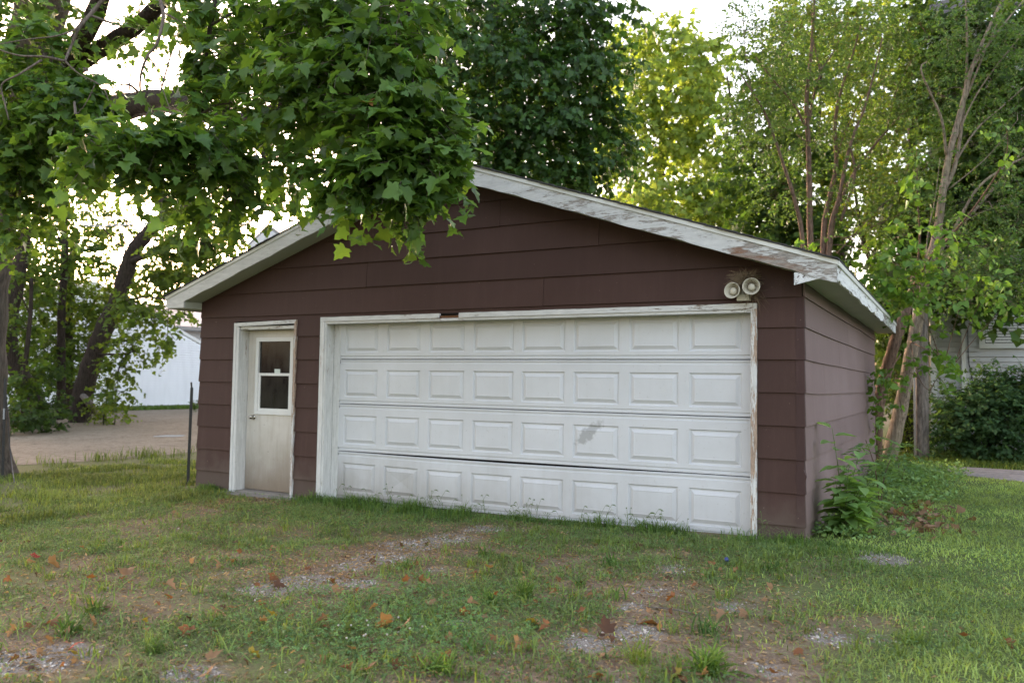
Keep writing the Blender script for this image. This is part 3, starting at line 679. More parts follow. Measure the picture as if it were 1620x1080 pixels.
mb = MB(); mb.box(s0[0], s1[0], YE+.004, YE+.0075, s1[2]-.005, s0[2]); mb.build('sticker', M['sticker'], ed)
kp = ony(397, 659.5, YE-.04)
mb = MB(); mb.lathe([(.0, .072), (.018, .070), (.027, .06), (.028, .045), (.018, .034), (.011, .028), (.011, .010), (.030, .007), (.032, 0.)], Matrix.Translation((kp[0]+.01, YE, kp[2])) @ Matrix.Rotation(math.pi/2, 4, 'X'), 18)
mb.build('door_knob', M['chrome'], ed, True)

# horn loudspeaker pair on its bracket, with the straw nest wedged on top
hp = ony(1175, 462, -.12)
hs_ = empty('horn_loudspeaker', (hp[0], -.02, 2.25), 'pair of cream horn loudspeakers on one bracket above the garage door corner', 'loudspeaker')
bk = ony(1176, 471, -.08)
mb = MB(); mb.box(bk[0]-.055, bk[0]+.055, -.10, -.02, bk[2]-.025, bk[2]+.03); mb.box(bk[0]-.03, bk[0]+.03, -.07, -.02, bk[2]+.03, bk[2]+.11); mb.build('bracket', M['horn'], hs_)
for u, v, tx, rr in ((1158.5, 459.5, -.18, .075), (1188.5, 453, .1, .078)):
    c_ = ony(u, v, -.17); Mh = Matrix.Translation((c_[0], -.17, c_[2])) @ Matrix.Rotation(tx, 4, 'Z') @ Matrix.Rotation(math.pi/2-.12, 4, 'X')
    mb = MB(); mb.lathe([(.020, -.15), (.034, -.13), (.036, -.09), (.044, -.06), (.058, -.025), (rr-.004, .0), (rr, .004), (rr, .010), (rr-.006, .011), (rr-.011, .004), (.056, -.015), (.040, -.042), (.028, -.06), (.02, -.065), (0, -.065)], Mh, 28)
    hb = mb.build('horn', M['horn'], hs_, True)
    mb = MB(); mb.lathe([(0, .0), (.014, -.001), (.024, -.006), (.031, -.016), (.033, -.03), (.030, -.062)], Mh, 20); mb.build('centre_dome', M['horn'], hb, True)
npos = ony(1178, 443, -.11)
def strands(mb, c, rad, n, L, r=.0012, down=0.):
    for _ in range(n):
        p = np.array(c)+np.array(rad)*nrm(rng.normal(size=3)[None])[0]*rng.random()**.5
        d = nrm((rng.normal(size=3)*np.array([1, .7, .5]))[None])[0]; l = L*rng.uniform(.5, 1.2)
        q = p+d*l*.5+np.array([0, 0, -.01-down*rng.random()]); p2 = p+d*l+np.array([0, 0, -.02-down*rng.random()*2])
        mb.tube([p, q, p2], [r, r, r*.6], 3, False)
mb = MB(); strands(mb, npos+np.array([0, 0, .012]), (.085, .06, .055), 700, .11, .0018); strands(mb, npos+np.array([.07, .02, -.12]), (.04, .03, .06), 60, .14, .001, .05)
o = mb.build('bird_nest', M['straw']); tag(o, 'tangled straw bird nest stuffed behind the two horn loudspeakers', 'nest')

# ------------------------------------------------------------------ foliage builder
def tpl(pts, cen, fold=.16, droop=.22, halfonly=True):
    """outline of the right half, fan from midrib; returns verts, tris"""
    R_ = [np.array(p) for p in pts]; L_ = [np.array([-p[0], p[1]]) for p in pts[1:-1]]
    ring = R_ + L_[::-1]
    V_ = [np.array([0, cen])]+ring; v = np.array([[p[0], p[1], fold*abs(p[0])-droop*(p[1])**2] for p in V_])
    v[0, 2] -= .03
    n = len(ring); f = np.array([[0, 1+i, 1+(i+1) % n] for i in range(n)]); return v, f
MAPLE = tpl([(0, 0), (.22, -.11), (.43, -.03), (.35, .13), (.48, .22), (.62, .37), (.44, .42), (.29, .49), (.30, .70), (.15, .75), (0, 1.)], .3, .20, .30)
MAPLE2 = tpl([(0, 0), (.20, -.10), (.45, .02), (.35, .17), (.64, .40), (.46, .47), (.27, .52), (.27, .72), (.12, .80), (0, .98)], .3, .36, .5)
MAPLE3 = tpl([(0, 0), (.28, -.12), (.40, .02), (.35, .15), (.62, .32), (.48, .44), (.29, .50), (.26, .72), (0, 1.)], .3, .02, .2)
MAP_S = tpl([(0, 0), (.38, .02), (.58, .36), (.34, .50), (0, 1.)], .3, .15, .3)
HEART = tpl([(0, 0), (.24, -.06), (.40, .14), (.36, .45), (.18, .78), (0, 1.)], .35, .18, .2)
OVAL = (np.array([[0, 0, 0], [.26, .4, .07], [0, 1, -.12], [-.26, .4, .07], [0, .42, 0]]), np.array([[0, 1, 4], [1, 2, 4], [2, 3, 4], [3, 0, 4]]))
LANCE = (np.array([[0, 0, 0], [.16, .4, .05], [0, 1, -.18], [-.16, .4, .05]]), np.array([[0, 1, 2], [0, 2, 3]]))
DIAM = (np.array([[0, 0, 0], [.34, .42, .08], [0, 1, -.1], [-.34, .42, .08]]), np.array([[0, 1, 2], [0, 2, 3]]))

def jit(col, n, dv=.3, yel=.25, r=None):
    r = r or rng
    b = np.array(col)[None]*(1+dv*(r.random((n, 1))*2-1)); y = r.random((n, 1))**2*yel
    return b*(1-y)+y*b*np.array([[2.1, 1.5, .7]])
def inst(tp, Pp, Yd, Nn, S, colr):
    tv, tf = tp; Nn = nrm(Nn); Yd = nrm(Yd-(Yd*Nn).sum(-1, keepdims=True)*Nn); Xd = np.cross(Yd, Nn)
    V_ = Pp[:, None]+S[:, None, None]*(tv[None, :, 0:1]*Xd[:, None]+tv[None, :, 1:2]*Yd[:, None]+tv[None, :, 2:3]*Nn[:, None])
    k = len(tv); F_ = (tf[None]+(np.arange(len(Pp))*k)[:, None, None]).reshape(-1, 3)
    return V_.reshape(-1, 3), F_, np.repeat(colr, k, 0)
def merge(parts):
    Vs, Fs, Cs, o = [], [], [], 0
    for v, f, c in parts: Vs.append(v); Fs.append(f+o); Cs.append(c); o += len(v)
    return np.concatenate(Vs), np.concatenate(Fs), np.concatenate(Cs)

def foliage(clumps, leaf, per, tlen, droop=.35, hang=.7, up=.5, out=.6, rnd=.4, spread=1., r=None):
    """clumps: (centre, radii, twigs). Leaves in pairs along drooping twigs. Returns P,Y,N,S and twig polylines"""
    r = r or rng; PP, YY, NN, SS, TW = [], [], [], [], []
    for c, rad, T in clumps:
        c = np.asarray(c, float); rad = np.asarray(rad, float)*np.ones(3); T = int(T)
        o = nrm(r.normal(size=(T, 3))); st = c+rad*o*(r.random((T, 1))**.45)*.85
        d = nrm(o*rad/rad.max()+r.normal(size=(T, 3))*.55); L = tlen*r.uniform(.6, 1.25, (T, 1))
        t = np.linspace(.22, 1, per)[None, :, None]
        path = lambda t: st[:, None]+d[:, None]*L[:, None]*t+np.array([0, 0, -1.])*droop*L[:, None]*t*t
        p = path(t)
        side = nrm(np.cross(d, np.array([0, 0, 1.]))+1e-6)[:, None]*np.where(np.arange(per) % 2, 1, -1)[None, :, None]*spread
        yd = nrm(side*.8+d[:, None]*.5+np.array([0, 0, -hang])+r.normal(size=(T, per, 3))*rnd)
        p = p+side*leaf*.35*r.random((T, per, 1))+np.array([0, 0, -.25*leaf])*r.random((T, per, 1))
        nn = nrm(o[:, None]*out+np.array([0, 0, up])+yd*.0+r.normal(size=(T, per, 3))*rnd)
        PP.append(p.reshape(-1, 3)); YY.append(yd.reshape(-1, 3)); NN.append(nn.reshape(-1, 3)); SS.append((leaf*r.uniform(.5, 1.25, (T, per))).reshape(-1))
        TW.append(path(np.linspace(-.15, 1, 5)[None, :, None]))
    return np.concatenate(PP), np.concatenate(YY), np.concatenate(NN), np.concatenate(SS), np.concatenate(TW)
def twigs_mesh(TW, r0, n=3):
    T, K, _ = TW.shape; th = np.arange(n)*2*math.pi/n
    tan = nrm(np.gradient(TW, axis=1)); a = nrm(np.cross(tan, np.array([.3, .2, .93]))); b = np.cross(tan, a)
    rad = r0*np.linspace(1, .35, K)
    V_ = TW[:, :, None]+rad[None, :, None, None]*(np.cos(th)[None, None, :, None]*a[:, :, None]+np.sin(th)[None, None, :, None]*b[:, :, None])
    idx = np.arange(T*K*n).reshape(T, K, n); nx_ = np.roll(idx, -1, 2)
    F_ = np.stack([idx[:, :-1], nx_[:, :-1], nx_[:, 1:], idx[:, 1:]], -1).reshape(-1, 4)
    return V_.reshape(-1, 3), F_
def branch_part(par, pts, r0, r1, mat, name='branch', n=9, sub=6, knob=.06):
    Q = spline(pts, sub); K = len(Q); t = np.linspace(0, 1, K)
    R_ = r0+(r1-r0)*t**.8; R_ = R_*(1+knob*np.sin(np.arange(K)*2.1+r0*50)); mb = MB(); mb.tube(Q, R_, n)
    return mb.build(name, mat, par, True), Q
def connect(par, Qs, clumps, mat, r0=.018, name='twigs', kids=0, tw=None, tr=.003):
    """thin limbs from the nearest branch point to every clump; twigs joined into the same part"""
    A = np.concatenate(Qs); mb = MB()
    for c, rad, T in clumps:
        c = np.asarray(c, float); d = np.linalg.norm(A-c, axis=1)+.6*np.maximum(0, A[:, 2]-c[2]); a = A[np.argmin(d)]
        mid = (a+c)/2+np.array([0, 0, .12*np.linalg.norm(c-a)])+rng.normal(size=3)*.06*np.linalg.norm(c-a)
        Q = spline([a, mid, c], 4); mb.tube(Q, np.linspace(r0, r0*.4, len(Q)), 5, False)
    V1 = np.array(mb.v); F1 = np.array(mb.f)
    if tw is not None:
        V2, F2 = twigs_mesh(tw, tr); F1 = np.concatenate([F1, F2+len(V1)]); V1 = np.concatenate([V1, V2])
    return link(name, np_mesh(name, V1, F1, mat, None, True), par, 'stuff')
def crown(par, tps, Pp, Yd, Nn, S, colr, mat, name='crown', kind='stuff'):
    n = len(Pp); k = rng.integers(0, len(tps), n); parts = []
    for i, tp in enumerate(tps):
        s_ = k == i
        if s_.any(): parts.append(inst(tp, Pp[s_], Yd[s_], Nn[s_], S[s_], colr[s_]))
    v, f, c = merge(parts); return link(name, np_mesh(name, v, f, mat, c, False), par, kind)
_leafcache = {}
def leaf_parts(par, tps, Pp, Yd, Nn, S, colr, mat, key, ncol=7):
    """single leaves as objects sharing a few meshes"""
    order = np.argsort(colr.sum(1)); bins = np.array_split(order, ncol); inv = world_inv(par)
    for bi, ids in enumerate(bins):
        if not len(ids): continue
        cm = colr[ids].mean(0)
        for ti, tp in enumerate(tps):
            me = np_mesh('leaf', tp[0], tp[1], mat, np.repeat(cm[None], len(tp[0]), 0)); _leafcache[(key, bi, ti)] = me
        for q, i in enumerate(ids):
            o = bpy.data.objects.new('leaf', _leafcache[(key, bi, q % len(tps))]); C.objects.link(o)
            N_ = nrm(Nn[i]); y_ = Yd[i]-np.dot(Yd[i], N_)*N_; y_ = nrm(y_); x_ = np.cross(y_, N_)
            mm = Matrix(((x_[0], y_[0], N_[0], Pp[i][0]), (x_[1], y_[1], N_[1], Pp[i][1]), (x_[2], y_[2], N_[2], Pp[i][2]), (0, 0, 0, 1))) @ Matrix.Scale(float(S[i]), 4)
            o.parent = par; o.matrix_parent_inverse = inv; o.matrix_basis = mm
def visible(Pp, margin=30):
    q = (Pp-CAM) @ MR.T; u = 810+FPX*q[:, 0]/q[:, 2]; v = 540-FPX*q[:, 1]/q[:, 2]
    return (q[:, 2] > .5) & (u > -margin) & (u < 1620+margin) & (v > -margin) & (v < 1080+margin), u, v, q[:, 2]

# ------------------------------------------------------------------ the big maple on the left, overhanging the garage
mp_ = empty('maple_tree', gp(-22, 752), 'large old maple at the left edge whose leafy boughs hang over the garage roof', 'tree')
tb = gp(-42, 752); D0 = float((MR @ (tb-CAM))[2])
tp_ = [tb+np.array([0, 0, -.2]), at(-40, 640, D0), at(-36, 500, D0), at(-20, 360, D0-.1), at(14, 210, D0-.3), at(50, 80, D0-.6), at(75, -40, D0-1.), at(95, -220, D0-1.4)]
Q = spline(tp_, 6); mb = MB(); K = len(Q); tt = np.linspace(0, 1, K)
mb.tube(Q, (.43-.12*tt)*(1+.55*np.exp(-tt*16))*(1+.04*np.sin(np.arange(K)*1.7)), 18); trunkQ = Q
mb.build('trunk', M['bark'], mp_, True)
BR = [Q]
for pts, r0, r1 in [
    ([at(20, 215, D0-.3), at(110, 175, 11.6), at(190, 170, 10.6), at(262, 160, 9.8), at(330, 180, 9.0), at(400, 195, 8.3), at(470, 150, 7.6), at(560, 110, 7.0)], .24, .05),
    ([at(40, 170, D0-.4), at(100, 120, 12.), at(140, 90, 11.7), at(185, 62, 11.3), at(240, 20, 10.8), at(300, -60, 10)], .16, .09),
    ([at(60, 150, D0-.6), at(115, 80, 11.5), at(150, 25, 11.0), at(172, -60, 10.6)], .15, .11),
    ([at(10, 330, D0-.2), at(60, 262, 11.6), at(130, 240, 10.8), at(200, 240, 10.), at(260, 232, 9.2), at(300, 225, 8.6)], .12, .04),
    ([at(75, -30, D0-1.), at(240, -160, 9.8), at(420, -180, 8.), at(560, -120, 7.), at(640, 0, 6.4), at(655, 130, 6.1), at(650, 240, 5.9)], .17, .012),
    ([at(560, -120, 7.), at(500, -20, 6.6), at(470, 80, 6.4), at(455, 190, 6.3)], .04, .010),
    ([at(420, -180, 8.), at(360, -60, 7.2), at(330, 60, 6.9), at(320, 180, 6.8)], .04, .010),
    ([at(262, 160, 9.8), at(330, 130, 9.2), at(420, 110, 8.8), at(520, 60, 8.4)], .05, .02),
    ([at(400, 195, 8.3), at(395, 215, 8.2), at(412, 232, 8.2), at(430, 300, 8.0)], .055, .015),
    ([at(240, -40, 6.6), at(256, 10, 6.5), at(258, 32, 6.45), at(248, 70, 6.4), at(234, 88, 6.4), at(223, 118, 6.4), at(223, 150, 6.4), at(237, 174, 6.4), at(268, 200, 6.4), at(295, 222, 6.4)], .017, .005),
    ([at(237, 174, 6.4), at(222, 200, 6.35), at(218, 232, 6.3)], .008, .003),
    ([at(258, 20, 6.5), at(285, 35, 6.5), at(300, 52, 6.5)], .009, .003),
    ([at(234, 88, 6.4), at(248, 110, 6.4), at(255, 135, 6.4), at(280, 200, 6.3), at(300, 240, 6.3)], .007, .003),
    ([at(172, -10, 7.2), at(150, 15, 7.2), at(125, 45, 7.1), at(112, 75, 7.1), at(103, 97, 7.0)], .020, .010),
    ([at(125, 45, 7.1), at(90, 57, 7.0), at(40, 63, 6.9), at(0, 70, 6.8)], .009, .004),
    ([at(103, 97, 7.0), at(70, 90, 6.9), at(30, 88, 6.9), at(-10, 76, 6.9)], .012, .006),
    ([at(66, 95, 6.9), at(30, 118, 6.8), at(3, 134, 6.8), at(8, 165, 6.8), at(14, 190, 6.8)], .010, .005),
    ([at(103, 97, 7.0), at(125, 117, 7.0), at(160, 136, 7.0), at(172, 160, 7.0), at(178, 182, 7.0)], .009, .003),
    ([at(150, 135, 7.0), at(135, 165, 7.0), at(120, 182, 7.0)], .005, .002),
    ([at(140, 110, 9.), at(78, 115, 8.8), at(130, 122, 8.6), at(175, 128, 8.5)], .022, .014),
]:
    _, q = branch_part(mp_, pts, r0, r1, M['bark_dark'] if r0 > .03 else M['twig']); BR.append(q)
cl = []
def addc(u, v, D, ru, rv, T, rd=None): cl.append((at(u, v, D), None, T, ru*D/FPX, rv*D/FPX, rd))
NEAR = [ # right-hand bough hanging before the gable
    (520, 15, 6.3, 100, 50, 40), (640, 15, 6.3, 70, 50, 28), (600, 65, 6.0, 95, 50, 36), (500, 90, 6.2, 85, 50, 30), (560, 130, 5.9, 90, 45, 32), (640, 135, 5.9, 55, 45, 22), (610, 175, 5.8, 80, 40, 30),
    (665, 215, 5.8, 46, 34, 22), (600, 218, 5.7, 70, 34, 26), (655, 240, 5.7, 48, 26, 22), (606, 256, 5.7, 52, 28, 20), (652, 280, 5.7, 48, 22, 22), (606, 296, 5.7, 40, 20, 14), (640, 312, 5.7, 36, 14, 11), (580, 292, 5.7, 30, 14, 9), (552, 300, 5.8, 26, 14, 8), (690, 268, 5.7, 26, 16, 9), (625, 308, 5.7, 44, 10, 11), (670, 292, 5.7, 34, 12, 9), (520, 170, 6.0, 62, 40, 22), (470, 190, 6.3, 50, 40, 18), (440, 270, 6.5, 40, 32, 13), (500, 262, 6.2, 36, 34, 10), (430, 130, 6.5, 55, 45, 15), (445, 325, 8.2, 26, 18, 6),
    # middle boughs
    (430, 40, 6.9, 70, 50, 22), (350, 30, 7.0, 65, 40, 20), (350, 100, 6.8, 50, 40, 18), (335, 150, 6.8, 48, 36, 18), (365, 180, 6.7, 36, 30, 12), (320, 235, 6.2, 70, 24, 20), (235, 240, 6.1, 70, 22, 22), (165, 240, 6.0, 56, 20, 16), (130, 262, 6.2, 40, 14, 8), (350, 285, 6.4, 46, 30, 18), (300, 285, 6.2, 40, 20, 11), (378, 325, 6.5, 24, 24, 9), (330, 325, 6.5, 26, 22, 8), (250, 275, 6.2, 40, 16, 10), (215, 62, 7.4, 12, 24, 3), (190, 150, 6.2, 12, 12, 2),
    # dark left boughs
    (50, 90, 8.2, 70, 40, 38), (110, 165, 8.0, 66, 40, 52), (40, 180, 8.2, 60, 45, 52), (120, 205, 7.8, 66, 30, 40), (30, 235, 8.4, 50, 40, 44), (30, 300, 8.6, 50, 45, 42), (15, 360, 8.8, 36, 36, 22), (110, 270, 9.4, 50, 30, 16), (180, 215, 8.6, 40, 30, 16), (20, 20, 8.4, 40, 36, 20), (80, 250, 9.2, 60, 30, 20), (90, 380, 9.0, 30, 15, 2), (75, 290, 9., 40, 30, 8),
    # farther fill
    (420, 90, 9.4, 90, 60, 30), (300, 50, 10., 60, 46, 13), (520, 100, 9., 110, 80, 34), (390, 225, 8.8, 46, 36, 9), (220, 20, 11., 40, 30, 8), (150, 60, 10.8, 30, 40, 7), (215, 95, 10.5, 30, 20, 5), (100, 40, 10.6, 30, 40, 8), (290, 20, 7.2, 30, 30, 8), (460, 350, 8.4, 20, 12, 2)]
for u, v, D, ru, rv, T in NEAR:
    k = D/FPX; cl.append((at(u, v-16, D), np.array([ru*k, (ru+rv)*.5*k, rv*k])*.94, T*1.42))
Pp, Yd, Nn, S, TW = foliage(cl, .102, 8, .33, .40, .55, .85, .42, .38)
colr = jit((.064, .130, .032), len(Pp), .5, .42)
ra = rng.random(len(Pp)); colr[ra < .0012] = (.22, .10, .04)
ok, u_, v_, d_ = visible(Pp); sc = np.where(ok, S/d_, 0); pick = np.zeros(len(Pp), bool)
# the 300 that show largest: nearest to the camera side of the bough
pick[np.argsort(-sc)[:700]] = True
cand = np.where(pick)[0]; front = cand[np.argsort(d_[cand])][:300]; pick[:] = False; pick[front] = True
leaf_parts(mp_, [MAPLE, MAPLE2, MAPLE3], Pp[pick], Yd[pick], Nn[pick], S[pick], colr[pick], M['leaf'], 'maple')
crown(mp_, [MAPLE, MAPLE2, MAPLE3], Pp[~pick], Yd[~pick], Nn[~pick], S[~pick], colr[~pick], M['leaf'])
connect(mp_, BR, cl, M['twig'], .014, tw=TW, tr=.0035)
# high crown out of the frame, shading the yard as the real tree does
cl = [(at(u, v, D), (1.6, 1.6, 1.0), 22) for u, v, D in [(100, -300, 11), (300, -330, 9.5), (-150, -100, 11), (-250, 150, 11.5), (-200, -350, 12), (350, -420, 12)]]
Pp, Yd, Nn, S, TW = foliage(cl, .17, 8, .7, .4, .7, .5, .5, .4)
crown(mp_, [MAP_S], Pp, Yd, Nn, S*1.2, jit((.03, .07, .018), len(Pp)), M['leaf']); connect(mp_, BR, cl, M['twig'], .04, tw=TW, tr=.004)

# ------------------------------------------------------------------ trees behind
def tree(name, label, base, trunk_pts, r0, r1, bmat, branches, clumps, leaf, per, tlen, tps, col_, yel, lmat, group=None, dv=.35, droop=.3, up=.5, out=.6, hang=.5, tr=.004, cr=.03, rnd=.4, nleaf=0, cat='tree', key=None, bm2=None, dens=1.):
    t = empty(name, base, label, cat, group); Qs = []
    if trunk_pts is not None:
        o, q = branch_part(t, trunk_pts, r0, r1, bmat, 'trunk', 12); Qs.append(q)
    for pts, a, b in branches:
        o, q = branch_part(t, pts, a, b, bm2 or bmat, 'branch', 7); Qs.append(q)
    clumps = [(c, r_, max(1, int(T*dens))) for c, r_, T in clumps]
    Pp, Yd, Nn, S, TW = foliage(clumps, leaf, per, tlen, droop, hang, up, out, rnd)
    colr = jit(col_, len(Pp), dv, yel)
    if nleaf:
        ok, u_, v_, d_ = visible(Pp); sc = np.where(ok, S/np.maximum(d_, .1)**2, 0); pick = np.zeros(len(Pp), bool); pick[np.argsort(-sc)[:nleaf]] = True
        leaf_parts(t, tps, Pp[pick], Yd[pick], Nn[pick], S[pick], colr[pick], lmat, key or name)
        keep = ~pick; Pp, Yd, Nn, S, colr = Pp[keep], Yd[keep], Nn[keep], S[keep], colr[keep]
    crown(t, tps, Pp, Yd, Nn, S, colr, lmat)
    connect(t, Qs, clumps, bm2 or bmat, cr, tw=TW, tr=tr)
    return t
def cpx(L, f=.92):
    return [(at(u, v, D), np.array([ru, (ru+rv)*.55, rv])*D/FPX*f, T) for u, v, D, ru, rv, T in L]
def dcp(dz, L): return cpx([(u, v, D+dz, a, b, T) for u, v, D, a, b, T in L])
def upright(u, v, D): p = at(u, v, D); return np.array([p[0], p[1], -.1])

# dark maple right behind the garage
D = 18.
b0 = upright(800, 300, 19)
tree('maple_tree', 'dark green maple rising straight behind the garage ridge', b0, [b0, b0+np.array([0, 0, 3]), at(800, 240, 19), at(790, 120, 19), at(780, -60, 19)], .33, .12, M['bark_dark'],
     [([at(798, 230, 19), at(830, 110, 18.5), at(852, 62, 18), at(890, 40, 17.6)], .09, .03), ([at(830, 110, 18.5), at(850, 70, 18), at(845, 30, 18)], .05, .02), ([at(798, 220, 19), at(740, 178, 18.), at(690, 180, 17.2)], .09, .03), ([at(800, 235, 19), at(890, 200, 18.3), at(950, 180, 17.8)], .08, .03), ([at(790, 120, 19), at(700, 60, 18), at(640, 30, 17)], .08, .03), ([at(785, 0, 19), at(900, -60, 18), at(980, -20, 18)], .07, .03)],
     cpx([(790, 30, 17.5, 90, 60, 60), (700, 30, 17, 80, 55, 45), (880, 40, 17.6, 90, 55, 60), (960, 20, 17.5, 60, 34, 26), (730, 100, 16.8, 80, 50, 50), (820, 110, 16.8, 80, 50, 55), (900, 110, 17.2, 80, 46, 50), (955, 95, 17.6, 46, 36, 20),
          (700, 180, 16.6, 70, 45, 40), (780, 190, 16.6, 75, 46, 50), (860, 190, 16.8, 75, 46, 50), (930, 180, 17.2, 60, 46, 36), (960, 215, 17.6, 36, 30, 14), (760, 245, 16.8, 60, 32, 30), (840, 255, 16.8, 70, 32, 40), (910, 255, 17, 55, 32, 30), (950, 255, 17.2, 36, 20, 10), (640, 110, 17, 70, 80, 40), (620, 240, 17.4, 70, 50, 30), (540, 180, 18, 60, 60, 22), (860, 300, 17.6, 90, 22, 22), (800, 70, 20, 170, 80, 60), (830, 200, 20, 160, 70, 60)]),
     .135, 9, .7, [MAPLE2, MAPLE3], (.040, .092, .026), .35, M['leaf'], 'trees behind the garage', .5, .45, .55, .65, .7, tr=.005, cr=.03, nleaf=300, key='dark', dens=2.4)
# yellow-green tree farther behind
b0 = upright(1040, 400, 33)
tree('yellow_green_tree', 'sunlit yellow green tree showing beyond the right slope of the garage roof', b0, [b0, at(1040, 400, 33), at(1045, 260, 33), at(1060, 120, 33), at(1065, 60, 33)], .32, .08, M['bark_dark'],
     [([at(985, 340, 30), at(1000, 300, 31), at(1010, 270, 31), at(1045, 250, 32)], .05, .10), ([at(960, 325, 29), at(1020, 300, 31), at(1045, 290, 33)], .05, .09), ([at(1045, 250, 33), at(1000, 190, 31), at(985, 150, 30)], .08, .03), ([at(1050, 220, 33), at(1100, 170, 32), at(1130, 120, 31)], .08, .03), ([at(1045, 280, 33), at(1110, 260, 31), at(1160, 250, 30)], .08, .03), ([at(1060, 140, 33), at(1040, 80, 32), at(1030, 50, 31)], .05, .02)],
     cpx([(1010, 70, 31, 50, 34, 34), (1070, 80, 31, 60, 44, 46), (1120, 100, 31, 40, 40, 26), (1000, 130, 30, 60, 40, 44), (1070, 150, 30, 60, 40, 44), (1120, 170, 30, 40, 40, 26), (1000, 200, 30, 55, 40, 40), (1060, 220, 30, 60, 36, 30), (1110, 240, 30.5, 50, 30, 22), (985, 265, 30, 50, 30, 28), (1050, 300, 29, 70, 24, 30), (1120, 300, 29, 60, 32, 34), (1090, 345, 28, 70, 26, 30), (1000, 335, 28, 55, 24, 20), (1150, 250, 30, 30, 36, 14), (960, 230, 31, 40, 60, 24), (1150, 340, 28, 50, 30, 26)]),
     .22, 9, .95, [MAP_S], (.190, .262, .075), .12, M['leaf_far'], 'trees behind the garage', .35, .3, .4, .5, .5, tr=.008, cr=.03, dens=2.4)

# multi-stem elm behind the right rear of the garage
De = 15.8; eb = upright(1300, 440, De)
def st(L, D=De): return [at(u, v, D+dz) for u, v, dz in L]
ebr = [([eb]+st([(1272, 400, -.1), (1258, 320, -.2), (1240, 262, -.3), (1215, 190, -.4), (1196, 155, -.5), (1172, 118, -.6)]), .055, .012), ([eb]+st([(1283, 400, 0), (1281, 320, 0), (1279, 230, 0), (1276, 160, 0), (1282, 100, 0), (1287, 30, 0), (1290, -60, 0)]), .075, .022),
       (st([(1277, 207, 0), (1257, 167, -.2), (1222, 125, -.4), (1195, 90, -.5)]), .03, .008), (st([(1280, 190, 0), (1290, 140, .1), (1297, 112, .1), (1286, 60, .1), (1283, 0, .1)]), .032, .01), ([eb]+st([(1302, 400, .1), (1311, 320, .2), (1323, 262, .3), (1321, 200, .3), (1329, 150, .3), (1345, 100, .3), (1362, 40, .3)]), .068, .016),
       ([eb]+st([(1310, 400, 0), (1328, 310, -.1), (1345, 230, -.2), (1368, 170, -.2), (1383, 115, -.2), (1396, 60, -.2)]), .055, .012), ([eb]+st([(1313, 395, .2), (1338, 300, .3), (1372, 245, .4), (1405, 205, .4), (1440, 170, .5), (1475, 150, .5)]), .05, .010), (st([(1322, 255, .3), (1335, 215, .1), (1362, 160, 0), (1400, 120, 0)]), .02, .006), (st([(1276, 225, 0), (1248, 205, .2), (1215, 196, .2)]), .018, .006), (st([(1297, 112, .1), (1320, 80, .2), (1345, 30, .2)]), .018, .006),
       (st([(1345, 230, -.2), (1352, 280, -.2), (1330, 350, -.1)]), .018, .03), (st([(1404, 205, .4), (1416, 150, .3), (1440, 100, .2), (1470, 60, .2)]), .016, .005), (st([(1330, 380, .2), (1400, 350, 0), (1440, 330, 0)]), .014, .005), (st([(1325, 400, .2), (1390, 330, .1), (1430, 300, 0)]), .014, .005), (st([(1190, 155, -.5), (1180, 90, -.5), (1176, 30, -.5)]), .010, .004)]
tree('elm_tree', 'slender many stemmed elm with tiny leaves fanning out behind the right end of the garage', eb, None, 0, 0, M['bark_red'], ebr,
     dcp(.35, [(1210, 60, 15.4, 45, 50, 40), (1200, 140, 15.3, 45, 45, 40), (1260, 50, 15.8, 50, 50, 44), (1250, 140, 15.6, 50, 45, 44), (1320, 40, 15.8, 55, 45, 46), (1320, 120, 15.8, 55, 45, 46), (1385, 50, 15.8, 55, 50, 46), (1390, 130, 15.8, 55, 45, 46), (1440, 120, 16, 45, 45, 36), (1440, 40, 16, 45, 45, 36), (1215, 220, 15.4, 45, 40, 34), (1280, 230, 15.7, 55, 40, 30), (1350, 200, 15.8, 55, 40, 36), (1420, 210, 16, 55, 40, 40), (1240, 300, 15.6, 40, 36, 24), (1340, 290, 15.6, 60, 40, 30), (1410, 290, 15.8, 50, 40, 30), (1380, 350, 15.4, 50, 30, 22), (1185, 190, 15.3, 24, 40, 16), (1172, 30, 15.3, 24, 36, 14)]),
     .062, 14, .52, [DIAM], (.062, .120, .036), .3, M['leaf'], 'trees behind the garage', .4, .15, .6, .3, .2, tr=.0017, cr=.008, rnd=.6, dens=3.)

